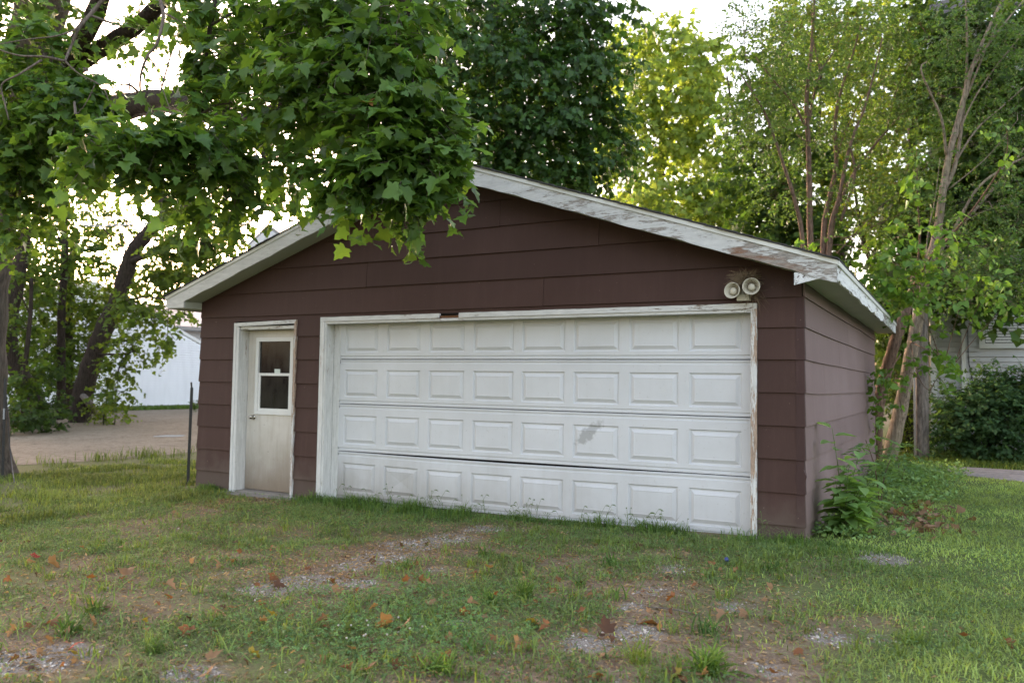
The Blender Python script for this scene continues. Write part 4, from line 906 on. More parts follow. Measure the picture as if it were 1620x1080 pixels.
# trunk with smooth grey bark at the right rear corner
Dm = 14.0; mbp = gp(1402, 737); 
ms = [([mbp+np.array([0, 0, -.1]), at(1406, 728, Dm+.3), at(1424, 650, Dm+.2), at(1441, 560, Dm), at(1455, 490, Dm), at(1466, 430, Dm), at(1482, 370, Dm), at(1492, 300, Dm), at(1503, 240, Dm), at(1520, 175, Dm), at(1537, 110, Dm), at(1562, 50, Dm), at(1595, -20, Dm)], .155, .03)]
mbr = [([at(1494, 300, Dm), at(1510, 265, Dm), at(1520, 210, Dm+.1), at(1528, 130, Dm+.1), at(1530, 60, Dm+.1), at(1527, -10, Dm+.1)], .07, .025), ([at(1497, 245, Dm), at(1490, 190, Dm-.1), at(1472, 148, Dm-.2), at(1459, 118, Dm-.3), at(1458, 104, Dm-.3), at(1466, 98, Dm-.3)], .040, .018), ([at(1470, 425, Dm), at(1505, 370, Dm-.2), at(1545, 300, Dm-.4), at(1590, 265, Dm-.5), at(1640, 240, Dm-.6)], .055, .03), ([at(1478, 400, Dm), at(1530, 345, Dm+.2), at(1570, 300, Dm+.3), at(1620, 235, Dm+.4)], .07, .03),
       ([at(1508, 262, Dm), at(1545, 205, Dm), at(1590, 165, Dm), at(1640, 120, Dm)], .035, .014), ([at(1503, 240, Dm), at(1545, 150, Dm), at(1600, 75, Dm), at(1650, 20, Dm)], .03, .012), ([at(1537, 110, Dm), at(1575, 55, Dm), at(1620, 0, Dm)], .045, .02), ([at(1520, 175, Dm), at(1555, 90, Dm), at(1585, 20, Dm)], .04, .016), ([at(1462, 440, Dm), at(1468, 370, Dm-.1), at(1480, 310, Dm-.1), at(1487, 250, Dm-.2)], .022, .010), ([at(1510, 365, Dm), at(1535, 345, Dm-.3), at(1570, 330, Dm-.5), at(1625, 318, Dm-.6)], .016, .006), ([at(1500, 300, Dm), at(1560, 250, Dm-.2), at(1610, 190, Dm-.3)], .02, .007)]
t2 = tree('small_elm', 'leaning smooth grey trunk at the garage rear corner, forking into many thin stems', mbp, ms[0][0], .150, .016, M['bark_grey'], [(p_, a_*.62, b_*.5) for p_, a_, b_ in mbr],
     dcp(.15, [(1500, 60, 14, 50, 50, 30), (1560, 40, 13.8, 50, 50, 34), (1610, 80, 13.8, 45, 55, 30), (1480, 150, 14.2, 40, 45, 22), (1560, 140, 14.2, 55, 45, 26), (1610, 180, 13.8, 40, 50, 26), (1540, 230, 14, 50, 40, 22), (1600, 270, 13.6, 45, 40, 24), (1470, 240, 14.4, 40, 40, 18), (1560, 320, 13.6, 50, 30, 22), (1610, 350, 13.4, 45, 36, 26), (1560, 390, 13.2, 60, 26, 34), (1600, 430, 13., 45, 30, 34), (1540, 440, 13., 50, 28, 34), (1500, 430, 13.2, 40, 22, 20), (1480, 330, 13.8, 36, 28, 12)]),
     .066, 14, .48, [DIAM, OVAL], (.060, .120, .036), .25, M['leaf'], None, .4, .2, .6, .35, .3, tr=.0017, cr=.008, rnd=.55, bm2=M['bark_grey'], dens=2.2)
# mulberry sprouts: reddish leaning trunk
Dr = 13.4; rb = gp(1384, 735); rb[2] = .1
tree('mulberry_tree', 'mulberry with a reddish leaning trunk and bright heart shaped leaves beside the rear eave', rb, [rb, at(1386, 660, Dr+.2), at(1396, 610, Dr+.1), at(1413, 550, Dr), at(1430, 500, Dr), at(1444, 462, Dr), at(1450, 430, Dr)], .125, .07, M['bark_red'],
     [([at(1395, 600, Dr+.4), at(1405, 560, Dr+.6), at(1418, 520, Dr+.8)], .035, .03), ([at(1444, 462, Dr), at(1420, 420, 12.6), at(1390, 400, 12)], .03, .01), ([at(1446, 450, Dr), at(1470, 410, 12.4), at(1500, 360, 12)], .03, .01), ([at(1448, 440, Dr), at(1455, 380, 12.8), at(1452, 320, 12.2), at(1450, 240, 11.8)], .022, .004), ([at(1480, 400, 12.4), at(1540, 330, 11.8), at(1590, 250, 11.2), at(1592, 195, 11)], .02, .004),
      ([at(1425, 560, Dr), at(1400, 600, 12.4), at(1390, 640, 12.)], .012, .004), ([at(1440, 540, Dr), at(1480, 560, 12.), at(1510, 575, 11.6)], .012, .004), ([at(1440, 540, Dr), at(1455, 600, 12.), at(1480, 625, 11.6)], .012, .004)],
     cpx([(1385, 410, 11.6, 36, 24, 12), (1420, 420, 11.6, 40, 26, 13), (1370, 440, 11.8, 26, 20, 8), (1460, 440, 11.6, 36, 26, 10), (1400, 455, 11.8, 44, 24, 12), (1440, 480, 11.8, 40, 22, 9), (1490, 370, 11.4, 28, 26, 7), (1530, 390, 11.4, 28, 20, 5), (1440, 370, 11.6, 16, 26, 4), (1450, 280, 11.8, 7, 42, 5), (1592, 220, 11., 7, 26, 4), (1490, 425, 11.4, 30, 14, 6), (1585, 440, 11.2, 26, 16, 4), (1385, 600, 12., 24, 22, 6), (1425, 590, 12., 24, 22, 5), (1470, 545, 11.8, 24, 22, 5), (1490, 590, 11.6, 22, 22, 5), (1395, 650, 12., 22, 22, 5), (1250, 395, 13.6, 22, 16, 4), (1290, 380, 13.6, 20, 14, 2), (1520, 480, 11.4, 36, 14, 5), (1600, 475, 11.2, 24, 18, 4)]),
     .10, 7, .36, [HEART], (.090, .18, .036), .35, M['leaf'], None, .3, .35, .3, .6, .8, tr=.003, cr=.008, nleaf=200, key='mulb', dens=1.7)
# background broadleaf trees on the right
for i, (lab, u, v, D, cl_, col_) in enumerate([
    ('deep green broadleaf tree filling the gap between the yellow tree and the slender elm', 1230, 420, 25, [(1200, 200, 24, 60, 60, 40), (1190, 290, 24, 55, 50, 36), (1240, 330, 23, 70, 50, 46), (1270, 240, 24, 60, 60, 40), (1200, 370, 23, 60, 34, 30), (1290, 380, 22, 60, 34, 30), (1260, 130, 25, 60, 60, 36), (1200, 110, 25, 40, 50, 20)], (.045, .092, .024)),
    ('yellowish broadleaf tree standing high behind the slender elm stems', 1330, 420, 29, [(1300, 60, 28, 80, 60, 46), (1380, 40, 28, 80, 60, 46), (1340, 140, 27, 80, 60, 46), (1420, 120, 28, 70, 60, 40), (1330, 240, 26, 70, 60, 40), (1400, 220, 26, 70, 60, 40), (1360, 330, 24, 80, 50, 50), (1430, 320, 24, 60, 60, 40), (1260, 20, 28, 50, 40, 20)], (.105, .150, .032)),
    ('dark leafy tree behind the forked grey trunk at the right edge', 1432, 600, 17.8, [(1480, 50, 16.6, 70, 60, 30), (1560, 50, 16.6, 80, 60, 34), (1500, 150, 16.6, 60, 60, 30), (1590, 150, 16.4, 70, 60, 34), (1500, 250, 16.6, 50, 50, 24), (1570, 240, 16.4, 50, 40, 22), (1440, 330, 17, 50, 50, 22), (1440, 410, 17, 40, 40, 20), (1480, 330, 16.8, 30, 30, 8), (1575, 425, 16.2, 50, 14, 14), (1500, 445, 16.6, 40, 20, 18), (1600, 455, 16.2, 40, 16, 11), (1545, 470, 16.2, 50, 9, 8), (1430, 480, 17, 24, 40, 16), (1540, 320, 16.4, 36, 22, 14), (1625, 300, 16.4, 30, 60, 24), (1590, 250, 16.2, 40, 40, 24), (1600, 370, 16.2, 36, 22, 14), (1400, 500, 17.6, 26, 40, 14)], (.040, .080, .024))]):
    b0 = upright(u, v, D)
    tree('broadleaf_tree', lab, b0, [b0, b0+np.array([0, 0, 2.2]), at(u, v-120, D), at(u+10, v-280, D), at(u+10, v-400, D)], .26, .08, M['bark_dark'],
         [([at(u, v-100, D), at(u-60, v-200, D), at(u-80, v-300, D)], .09, .03), ([at(u, v-110, D), at(u+60, v-200, D), at(u+70, v-320, D)], .09, .03)],
         cpx(cl_), .19, 9, .8, [MAP_S], col_, .35, M['leaf_far'], 'trees behind the garage', .4, .3, .5, .5, .5, tr=.006, cr=.02, dens=2.6)

# ------------------------------------------------------------------ grove on the left beyond the drive
lb = gp(126, 668)
def gat(u, v, dz=0, base=lb): return at(u, v, float((MR@(base-CAM))[2])+dz)
tree('leaning_tree', 'dark leaning tree with a thick curved trunk beside the gravel drive', lb, [lb+np.array([0, 0, -.2]), gat(128, 640), gat(140, 590), gat(165, 520), gat(185, 480), gat(200, 430), gat(213, 395), gat(235, 368), gat(262, 345), gat(300, 325, -1)], .37, .19, M['bark_dark'],
     [([gat(205, 415), gat(250, 400, -1), gat(300, 408, -2), gat(340, 400, -3)], .12, .04), ([gat(185, 480), gat(230, 470, -2), gat(270, 475, -4)], .06, .02), ([gat(150, 560), gat(190, 560, -1), gat(215, 555, -2)], .05, .02), ([gat(262, 345), gat(250, 280), gat(230, 220)], .2, .08)],
     cpx([(285, 395, 24, 46, 24, 30), (330, 385, 23, 36, 26, 24), (265, 440, 25, 40, 18, 22), (200, 440, 29, 46, 26, 22), (290, 440, 26, 40, 14, 14), (215, 485, 24, 26, 14, 16), (240, 500, 23, 24, 10, 9), (160, 490, 29, 30, 24, 20), (205, 540, 25, 14, 14, 8), (190, 580, 25, 14, 18, 9), (185, 620, 25, 12, 14, 6), (265, 530, 22, 14, 7, 3), (290, 495, 21, 12, 5, 3), (300, 350, 25, 60, 26, 24), (180, 350, 29, 40, 26, 16), (340, 355, 24, 30, 20, 14), (140, 560, 30, 30, 40, 20), (120, 300, 30, 50, 26, 18), (190, 300, 31, 50, 26, 16), (260, 300, 31, 50, 26, 14), (320, 290, 30, 40, 26, 14), (60, 340, 30, 50, 26, 16), (130, 365, 31, 40, 20, 9), (330, 240, 31, 40, 30, 12)]),
     .15, 9, .75, [MAP_S], (.062, .105, .024), .35, M['leaf_far'], 'grove beside the gravel drive', .4, .35, .5, .5, .5, tr=.006, cr=.025, dens=3.)
for lab, u, v, pts, r0, r1, cl_ in [
    ('thin upright tree just left of the leaning trunk', 92, 664, [(97, 600), (97, 500), (103, 400), (100, 320)], .16, .10, [(90, 450, 29, 40, 40, 26), (60, 430, 29, 40, 40, 22), (130, 410, 28, 40, 30, 16), (70, 540, 30, 36, 40, 24), (110, 350, 25, 40, 22, 9)]),
    ('thicker dark trunk between the thin tree and the leaning trunk', 106, 658, [(108, 600), (108, 520), (112, 440), (120, 360)], .2, .13, [(70, 380, 29, 50, 26, 16), (140, 470, 31, 30, 40, 20), (150, 390, 29, 40, 26, 12), (80, 600, 31, 60, 40, 30), (120, 540, 31, 40, 40, 20)]),
    ('bent dark trunk with spreading roots at the left of the grove', 62, 672, [(52, 640), (40, 610), (22, 570), (14, 520), (30, 430), (40, 360)], .36, .18, [(45, 480, 27, 30, 40, 22), (20, 420, 26, 40, 36, 14), (70, 570, 28, 30, 30, 18), (50, 350, 26, 40, 24, 9)]),
    ('young tree with dark twigs nearest the old maple trunk', 38, 676, [(38, 620), (42, 560), (48, 500), (50, 440)], .09, .05, [(40, 600, 23, 24, 20, 12), (20, 520, 24, 24, 36, 14), (50, 440, 24, 24, 30, 9)])]:
    b_ = gp(u, v); Db = float((MR@(b_-CAM))[2])
    tree('grove_tree', lab, b_, [b_+np.array([0, 0, -.1])]+[at(a, c, Db) for a, c in pts], r0, r1, M['bark_dark'], [([at(*pts[2], Db), at(pts[2][0]-25, pts[2][1]-60, Db-.5), at(pts[2][0]-40, pts[2][1]-120, Db-1)], r1*.5, .02)],
         cpx(cl_), .15, 9, .72, [MAP_S], (.050, .092, .022), .35, M['leaf_far'], 'grove beside the gravel drive', .4, .3, .5, .5, .5, tr=.006, cr=.02, dens=3.3)
def bush(name, label, u, v, L, leaf, tps, col_, mat, per=9, tlen=.6, group=None, yel=.25, stem=.02, up=.6, out=.5, dv=.4, dn=1.6):
    b_ = gp(u, v); cl_ = cpx(L); base = [b_+np.array([dx, dy, -.05]) for dx, dy in ((-.2, 0), (.2, .1), (0, -.15))]
    return tree(name, label, b_, None, 0, 0, M['bark_dark'], [([p, (p*2+np.asarray(cl_[i % len(cl_)][0]))/3+np.array([0, 0, .2]), cl_[i % len(cl_)][0]], stem, stem*.4) for i, p in enumerate(base)], cl_, leaf, per, tlen, tps, col_, yel, mat, group, dv, .25, up, out, .4, tr=.003, cr=.010, cat='shrub', dens=dn)
bush('undergrowth_shrub', 'shaded undergrowth shrub at the foot of the grove left of the leaning trunk', 60, 680, [(30, 660, 21, 36, 16, 26), (70, 662, 22, 34, 14, 24), (40, 625, 24, 34, 26, 22), (90, 650, 24, 24, 18, 18), (70, 600, 27, 30, 26, 14)], .15, [MAP_S, OVAL], (.030, .058, .018), M['leaf_far'], group='grove undergrowth')
bush('undergrowth_shrub', 'bright green young growth at the right foot of the leaning trunk', 170, 672, [(160, 650, 26, 16, 16, 16), (185, 655, 26, 16, 12, 14), (170, 620, 26, 16, 24, 14)], .14, [OVAL], (.085, .13, .02), M['leaf_far'], group='grove undergrowth', tlen=.5)
bush('shed_weeds', 'small green weed clump growing against the foot of the white shed', 311, 645, [(312, 640, 34, 7, 6, 5)], .16, [OVAL], (.04, .07, .02), M['leaf_far'], tlen=.3)
# fallen log leaning on the grove
lg = [gp(158, 660), at(143, 640, 26.5), at(128, 622, 26.8)]
mb = MB(); mb.tube(spline(lg), np.linspace(.13, .1, 7), 10); tag(mb.build('fallen_log', M['pole'], None, True), 'grey dead log leaning against the leaning tree trunk', 'log')

# ------------------------------------------------------------------ far woods, shed, house
parts = []
for k in range(70):
    a = rng.uniform(-1.0, .62); dist = rng.uniform(62, 95); c = CAM+np.array([math.sin(YAW+a), math.cos(YAW+a), 0])*dist; hgt = rng.uniform(3.5, 6.5) if a < -.2 else rng.uniform(6, 12)
    n = 170; o_ = nrm(rng.normal(size=(n, 3))); p = np.array([c[0], c[1], hgt*.5])+o_*np.array([5, 5, hgt*.55])*rng.random((n, 1))**.3
    parts.append(inst(DIAM, p, rng.normal(size=(n, 3)), o_+rng.normal(size=(n, 3))*.5, rng.uniform(.7, 1.5, n), jit((.04, .065, .018), n)))
v, f, c = merge(parts); o = link('distant_woods', np_mesh('distant_woods', v, f, M['leaf_far'], c)); o['kind'] = 'stuff'

SA, SB = np.array([-34.07, 17.5, 0]), np.array([-34.8, 22.9, 0]); sdv = nrm((SB-SA)[None])[0]; sn = np.array([sdv[1], -sdv[0], 0.])
sh = empty('shed', SA, 'white vinyl sided shed with a sloping roof edge beyond the gravel drive', 'shed')
q1, q2 = onpl(237, 500, SA, sn), onpl(316.7, 545, SA, sn); tpar = lambda p: np.dot(p-SA, sdv)
slope_ = (q2[2]-q1[2])/(tpar(q2)-tpar(q1)); zz_ = lambda t: q1[2]+slope_*(t-tpar(q1))
tpk = tpar(onpl(150, 470, SA, sn)); tend = tpar(q2)+1.6
def sp(t, z, d=0.): return SA+sdv*t+np.array([0, 0, z])+sn*d
mb = MB(); zl_ = -.1
mb.prism([sp(tpk-6, -.1, -.02), sp(tend, -.1, -.02), sp(tend, zz_(tend), -.02), sp(tpk, zz_(tpk), -.02), sp(tpk-6, zz_(tpk)+slope_*6, -.02)], [sp(tpk-6, -.1, -8), sp(tend, -.1, -8), sp(tend, zz_(tend), -8), sp(tpk, zz_(tpk), -8), sp(tpk-6, zz_(tpk)+slope_*6, -8)])
mb.build('wall', M['vinyl'], sh)
mb = MB(); z = .0
while z < zz_(tpk):
    t1 = min(tend, tpar(q1)+(z+.1-q1[2])/slope_) if slope_ else tend
    t0 = tpk-6 if z+.1 < zz_(tpk)+slope_*6 else tpk-(zz_(tpk)-z)/abs(slope_)+.2
    if t1 > t0: mb.prism([sp(t0, z, .05), sp(t1, z, .05), sp(t1, z+.098, .03), sp(t0, z+.098, .03)], [sp(t0, z, -.015), sp(t1, z, -.015), sp(t1, z+.098, -.015), sp(t0, z+.098, -.015)])
    z += .125
mb.build('lap_siding', M['vinyl'], sh, kind='stuff')
mb = MB()
for a, b in ((tpk, tend+.35), (tpk, tpk-6.3)):
    za, zb_ = zz_(tpk)+.02, zz_(tpk)-abs(slope_)*abs(b-tpk)+.02
    mb.prism([sp(a, za, .06), sp(b, zb_, .06), sp(b, zb_+.17, .06), sp(a, za+.17, .06)], [sp(a, za, -8.2), sp(b, zb_, -8.2), sp(b, zb_+.17, -8.2), sp(a, za+.17, -8.2)])
mb.build('roof', M['hwhite'], sh)
mb = MB(); mb.prism([sp(tpk-6, -.1, .03), sp(tend, -.1, .03), sp(tend, -.0, .03), sp(tpk-6, -.0, .03)], [sp(tpk-6, -.1, -.01), sp(tend, -.1, -.01), sp(tend, -.0, -.01), sp(tpk-6, -.0, -.01)]); mb.build('foundation', M['concrete'], sh)

nb = empty('grey_house', at(290, 560, 58)*np.array([1, 1, 0]), 'grey walled house with a pale roof standing behind the white shed', 'house')
e0, e1 = at(205, 478, 60), at(330, 486, 60); f0_, f1_ = at(205, 511, 52), at(330, 518, 52)
mb = MB(); mb.prism([e0+(e0-e1)*.6, e1+(e1-e0)*.9, f1_+(f1_-f0_)*.9, f0_+(f0_-f1_)*.6], [p+np.array([0, 0, -.25]) for p in (e0+(e0-e1)*.6, e1+(e1-e0)*.9, f1_+(f1_-f0_)*.9, f0_+(f0_-f1_)*.6)]); mb.build('roof', M['roofgrey'], nb)
w0, w1 = f0_+(e0-f0_)*.08, f1_+(e1-f1_)*.08; w0 = w0+(w0-w1)*.5; w1 = w1+(w1-w0)*.5; bk_ = nrm((e0-f0_)[None]*np.array([1, 1, 0]))[0]*6
mb = MB(); mb.prism([(w0[0], w0[1], -.1), (w1[0], w1[1], -.1), (w1[0], w1[1], w1[2]-.2), (w0[0], w0[1], w0[2]-.2)], [(w0[0]+bk_[0], w0[1]+bk_[1], -.1), (w1[0]+bk_[0], w1[1]+bk_[1], -.1), (w1[0]+bk_[0], w1[1]+bk_[1], w1[2]-.2), (w0[0]+bk_[0], w0[1]+bk_[1], w0[2]-.2)]); mb.build('wall', M['greywall'], nb)
# small gable glimpsed above the left roof slope
gb = empty('gabled_house', at(425, 420, 48)*np.array([1, 1, 0]), 'pale gable end glimpsed above the left slope of the garage roof', 'house')
ap, gl, gr = at(424, 360, 48), at(395, 388, 48), at(470, 395, 48); bk_ = np.array([MR[2][0], MR[2][1], 0])*8
mb = MB(); fl = lambda p: np.array([p[0], p[1], -.1]); F5 = [fl(gl), fl(gr), gr, ap, gl]; mb.prism(F5, [p+bk_ for p in F5]); mb.build('wall', M['vinyl_grey'], gb)
mb = MB(); upv = np.array([0, 0, .22])
for e_ in (gl+(gl-ap)*.15, gr+(gr-ap)*.15): mb.prism([ap+upv*0, e_, e_+upv, ap+upv], [p+bk_ for p in (ap, e_, e_+upv, ap+upv)])
mb.build('roof', M['roofgrey'], gb)

# house on the right
YH = 12.6
hx0 = ony(1474, 600, YH)[0]; hL, hR = hx0, hx0+9.; hz = 9.5
ho = empty('house', (hL+4, YH, .1), 'white lap sided house behind the bush at the right edge', 'house')
mb = MB(); mb.box(hL+.02, hR, YH+.02, YH+7, -.1, hz); mb.build('wall', M['vinyl_grey'], ho)
wx0, wx1 = ony(1549, 540, YH)[0], ony(1549, 540, YH)[0]+1.35; wz0, wz1 = ony(1560, 551, YH)[2], ony(1555, 478, YH)[2]
z = .25; k_ = 0
while z < hz-.1:
    spans = [(hL+.10, hR)] if (z+.105 < wz0 or z > wz1) else [(hL+.10, wx0), (wx1, hR)]
    for a, b in spans:
        mb = MB(); mb.prism([(a, YH-.024, z), (b, YH-.024, z), (b, YH-.010, z+.094), (a, YH-.010, z+.094)], [(a, YH+.02, z), (b, YH+.02, z), (b, YH+.02, z+.094), (a, YH+.02, z+.094)])
        if z < 7.: mb.build('siding_board', M['vinyl_grey'], ho)
    z += .112
mb = MB(); mb.box(hL-.02, hL+.10, YH-.025, YH+.1, 0, hz); mb.build('corner_board', M['hwhite'], ho)
mb = MB(); mb.box(hL-.14, hL-.03, YH+.02, YH+.2, 0, 3.2); mb.build('door_trim', M['beige'], ho)
mb = MB(); fw = .11
for bx in ((wx0, wx1, wz0, wz0+fw), (wx0, wx1, wz1-fw, wz1), (wx0, wx0+fw, wz0+fw, wz1-fw), (wx1-fw, wx1, wz0+fw, wz1-fw)): mb.box(bx[0], bx[1], YH-.045, YH+.02, bx[2], bx[3])
wn = mb.build('window', M['hwhite'], ho)
mb = MB(); mb.box(wx0+fw, wx1-fw, YH+.006, YH+.012, wz0+fw, wz1-fw); mb.build('pane', M['glass'], wn)
mb = MB(); z = wz0+fw+.02
while z < wz1-fw-.03: mb.prism([(wx0+fw+.01, YH-.012, z), (wx1-fw-.01, YH-.012, z), (wx1-fw-.01, YH+.0, z+.045), (wx0+fw+.01, YH+.0, z+.045)], [(wx0+fw+.01, YH-.009, z), (wx1-fw-.01, YH-.009, z), (wx1-fw-.01, YH+.003, z+.045), (wx0+fw+.01, YH+.003, z+.045)]); z += .06
mb.build('blind_slats', M['hwhite'], wn)
dx = ony(1524.5, 560, YH-.08)[0]
mb = MB(); mb.box(dx-.04, dx+.04, YH-.10, YH-.03, .1, 4.9); mb.box(dx-.04, dx+.04, YH-.28, YH-.03, .1, .17); mb.build('downspout', M['hwhite'], ho)
cx_ = [ony(1531, 520, YH-.04), ony(1531.5, 550, YH-.04), ony(1533, 575, YH-.04), ony(1538, 600, YH-.04), ony(1540, 660, YH-.04)]
mb = MB(); mb.tube(spline(cx_), .012, 6); mb.build('cable', M['cable'], ho)
mb = MB(); mb.prism([(hL-.4, YH-.4, hz-.05), (hR+.4, YH-.4, hz-.05), (hR+.4, YH+3.5, hz+2), (hL-.4, YH+3.5, hz+2)], [(hL-.4, YH-.4, hz+.1), (hR+.4, YH-.4, hz+.1), (hR+.4, YH+3.5, hz+2.15), (hL-.4, YH+3.5, hz+2.15)]); mb.build('roof', M['shingle'], ho)
# wheeled bin by the house corner
bp = gp(1442, 704); bp[:2] = at(1442, 690, 17.2)[:2]; bp[2] = .1
bn = empty('trash_bin', bp, 'dark trash bin standing in shade behind the wooden pole', 'bin')
mb = MB(); mb.mesh([(bp[0]+sx*w, bp[1]+sy*w, z) for z, w in ((.14, .20), (.85, .26)) for sx, sy in ((-1, -1), (1, -1), (1, 1), (-1, 1))], [(0, 1, 5, 4), (1, 2, 6, 5), (2, 3, 7, 6), (3, 0, 4, 7), (3, 2, 1, 0)]); mb.build('body', M['black'], bn)
mb = MB(); mb.box(bp[0]-.28, bp[0]+.28, bp[1]-.29, bp[1]+.28, .855, .90); mb.build('lid', M['black'], bn)
mb = MB(); mb.box(bp[0]-.7, bp[0]+.5, bp[1]-.4, bp[1]+.4, .05, .135); tag(mb.build('paving_slab', M['concrete']), 'pale concrete slab under the dark trash bin', 'slab')
# weathered pole with conduit
pp = gp(1459, 727); pl = empty('wooden_post', pp, 'weathered grey wooden post with a metal conduit beside the gravel path', 'post')
Dp = float((MR@(pp-CAM))[2]); pt = pp+np.array([.02, 0, 3.75])
mb = MB(); mb.tube(np.array([pp+(pt-pp)*t+np.array([0, 0, -.2*(1-t)]) for t in np.linspace(0, 1, 12)]), np.linspace(.125, .10, 12), 14); mb.build('shaft', M['pole'], pl, True)
lat = MR[0]*np.array([1, 1, 0])
mb = MB(); mb.tube(np.array([pp-lat*.135-np.array([0, .02, 0]), pp-lat*.132+np.array([0, 0, 3.5])]), .018, 8); mb.build('conduit', M['galv'], pl, True)
mb = MB(); mb.tube(spline([pp+lat*.10+np.array([0, -.1, 0]), pp+lat*.07+np.array([0, -.12, .6]), pp+lat*.06+np.array([0, -.115, 2.]), pp+lat*.02+np.array([0, -.12, 3.6])]), .011, 6); mb.build('ground_wire', M['cable'], pl, True)
# split stump of pale wood before the bush
sp_ = gp(1521, 725)
mb = MB(); 
mb.tube(spline([sp_+np.array([0, 0, -.05]), sp_+np.array([.02, 0, .2]), sp_+np.array([.06, 0, .36])]), [.045, .035], 7); mb.tube(spline([sp_+np.array([.0, .02, .1]), sp_+np.array([-.06, .02, .25]), sp_+np.array([-.10, .02, .42])]), .028, 6)
tag(mb.build('broken_stake', M['blade'], None, True), 'pale split wooden stake under the dark bush', 'stake')
# big dark bush before the house, and low shrubs
bush('dark_bush', 'large dark green bush in front of the white house', 1560, 722, [(1505, 660, 15.6, 26, 20, 28), (1535, 635, 15.6, 32, 22, 40), (1580, 620, 15.4, 36, 22, 46), (1620, 625, 15.2, 36, 26, 44), (1500, 690, 15.4, 30, 24, 32), (1545, 660, 15.2, 40, 34, 60), (1590, 650, 15, 40, 36, 60), (1630, 670, 14.9, 36, 40, 50), (1580, 700, 15, 40, 20, 36), (1545, 705, 15.2, 30, 16, 22), (1575, 590, 15.5, 26, 8, 10), (1615, 592, 15.3, 26, 10, 12), (1490, 640, 15.8, 14, 16, 9), (1660, 620, 15, 30, 50, 40)], .085, [MAP_S, OVAL], (.066, .128, .060), M['leaf_far'], 10, .42, None, .15, .02, .9, .4, dn=3.2)
bush('hedge_shrub', 'leafy shrub in the shade between the trunks and the wooden pole', 1425, 715, [(1440, 655, 16.6, 20, 20, 18), (1415, 640, 16.8, 20, 30, 18), (1445, 620, 16.8, 20, 20, 14), (1430, 690, 16.4, 20, 14, 14), (1400, 600, 17.5, 26, 40, 24), (1440, 570, 17.5, 24, 40, 20)], .10, [OVAL], (.050, .085, .02), M['leaf_far'], 9, .45, None, .3)

# ------------------------------------------------------------------ steel posts, wires
def tpost(bx, top, lab, lean=0.):
    t = empty('steel_post', bx, lab, 'fence post', 'steel fence posts'); ax = top-bx; n = 7
    mb = MB(); d = lat
    pr = [(-.020, -.004), (.020, -.004), (.020, .004), (.004, .006), (.004, .030), (-.004, .030), (-.004, .006), (-.020, .004)]
    f = np.array([d[1], -d[0], 0])
    lo = [bx+np.array([0, 0, -.1])+d*a+f*-b for a, b in pr]; hi = [top+d*a+f*-b for a, b in pr]; mb.prism(lo, hi); mb.build('shaft', M['steel'], t)
    mb = MB()
    for k in range(9):
        c = bx+ax*(.15+.09*k); mb.mesh([c+d*sx*.007+f*(.006+sf*.008)+np.array([0, 0, sz*.008]) for sx in (-1, 1) for sf in (0, 1) for sz in (-1, 1)], [(0, 1, 3, 2), (4, 6, 7, 5), (0, 4, 5, 1), (2, 3, 7, 6), (1, 5, 7, 3), (0, 2, 6, 4)])
    mb.build('stud', M['steel'], t, kind='stuff'); return t
b1 = gp(297, 767); d1 = float((MR@(b1-CAM))[2]); t1 = tpost(b1, at(303.5, 613, d1), 'dark steel post standing alone beside the left corner of the garage')
mb = MB(); tt_ = at(303.5, 613, d1); mb.tube(spline([tt_, tt_+np.array([-.01, 0, .03]), tt_+np.array([-.015, 0, .075])]), [.012]*7, 6); mb.build('bent_tip', M['steel'], t1)
b2 = gp(4, 757); d2 = float((MR@(b2-CAM))[2]); t2_ = tpost(b2, at(8.5, 598, d2), 'dark steel post in front of the old maple trunk')
wb = gp(23, 766); mb = MB(); mb.tube(spline([at(9, 605, d2), at(12, 660, d2+.02), at(17, 720, d2-.1), wb]), .007, 6); mb.build('slack_wire', M['steel'], t2_)
mb = MB(); mb.tube([at(6.5, 646, d2-.03), at(6, 663, d2-.03)], .014, 6); mb.build('insulator', M['galv'], t2_)
for lab, P_ in (('upper slack power line crossing behind the left boughs', [(-200, 348, 30), (60, 350, 27), (115, 356, 26.5), (180, 357, 26), (270, 350, 25), (480, 325, 24)]), ('lower thin power line crossing behind the leaning tree', [(190, 372, 29), (245, 384, 28.6), (340, 400, 28)])):
    mb = MB(); mb.tube(spline([at(*q) for q in P_]), .028 if 'upper' in lab else .016, 6); tag(mb.build('power_line', M['galv'], None, True), lab, 'cable', 'power lines')

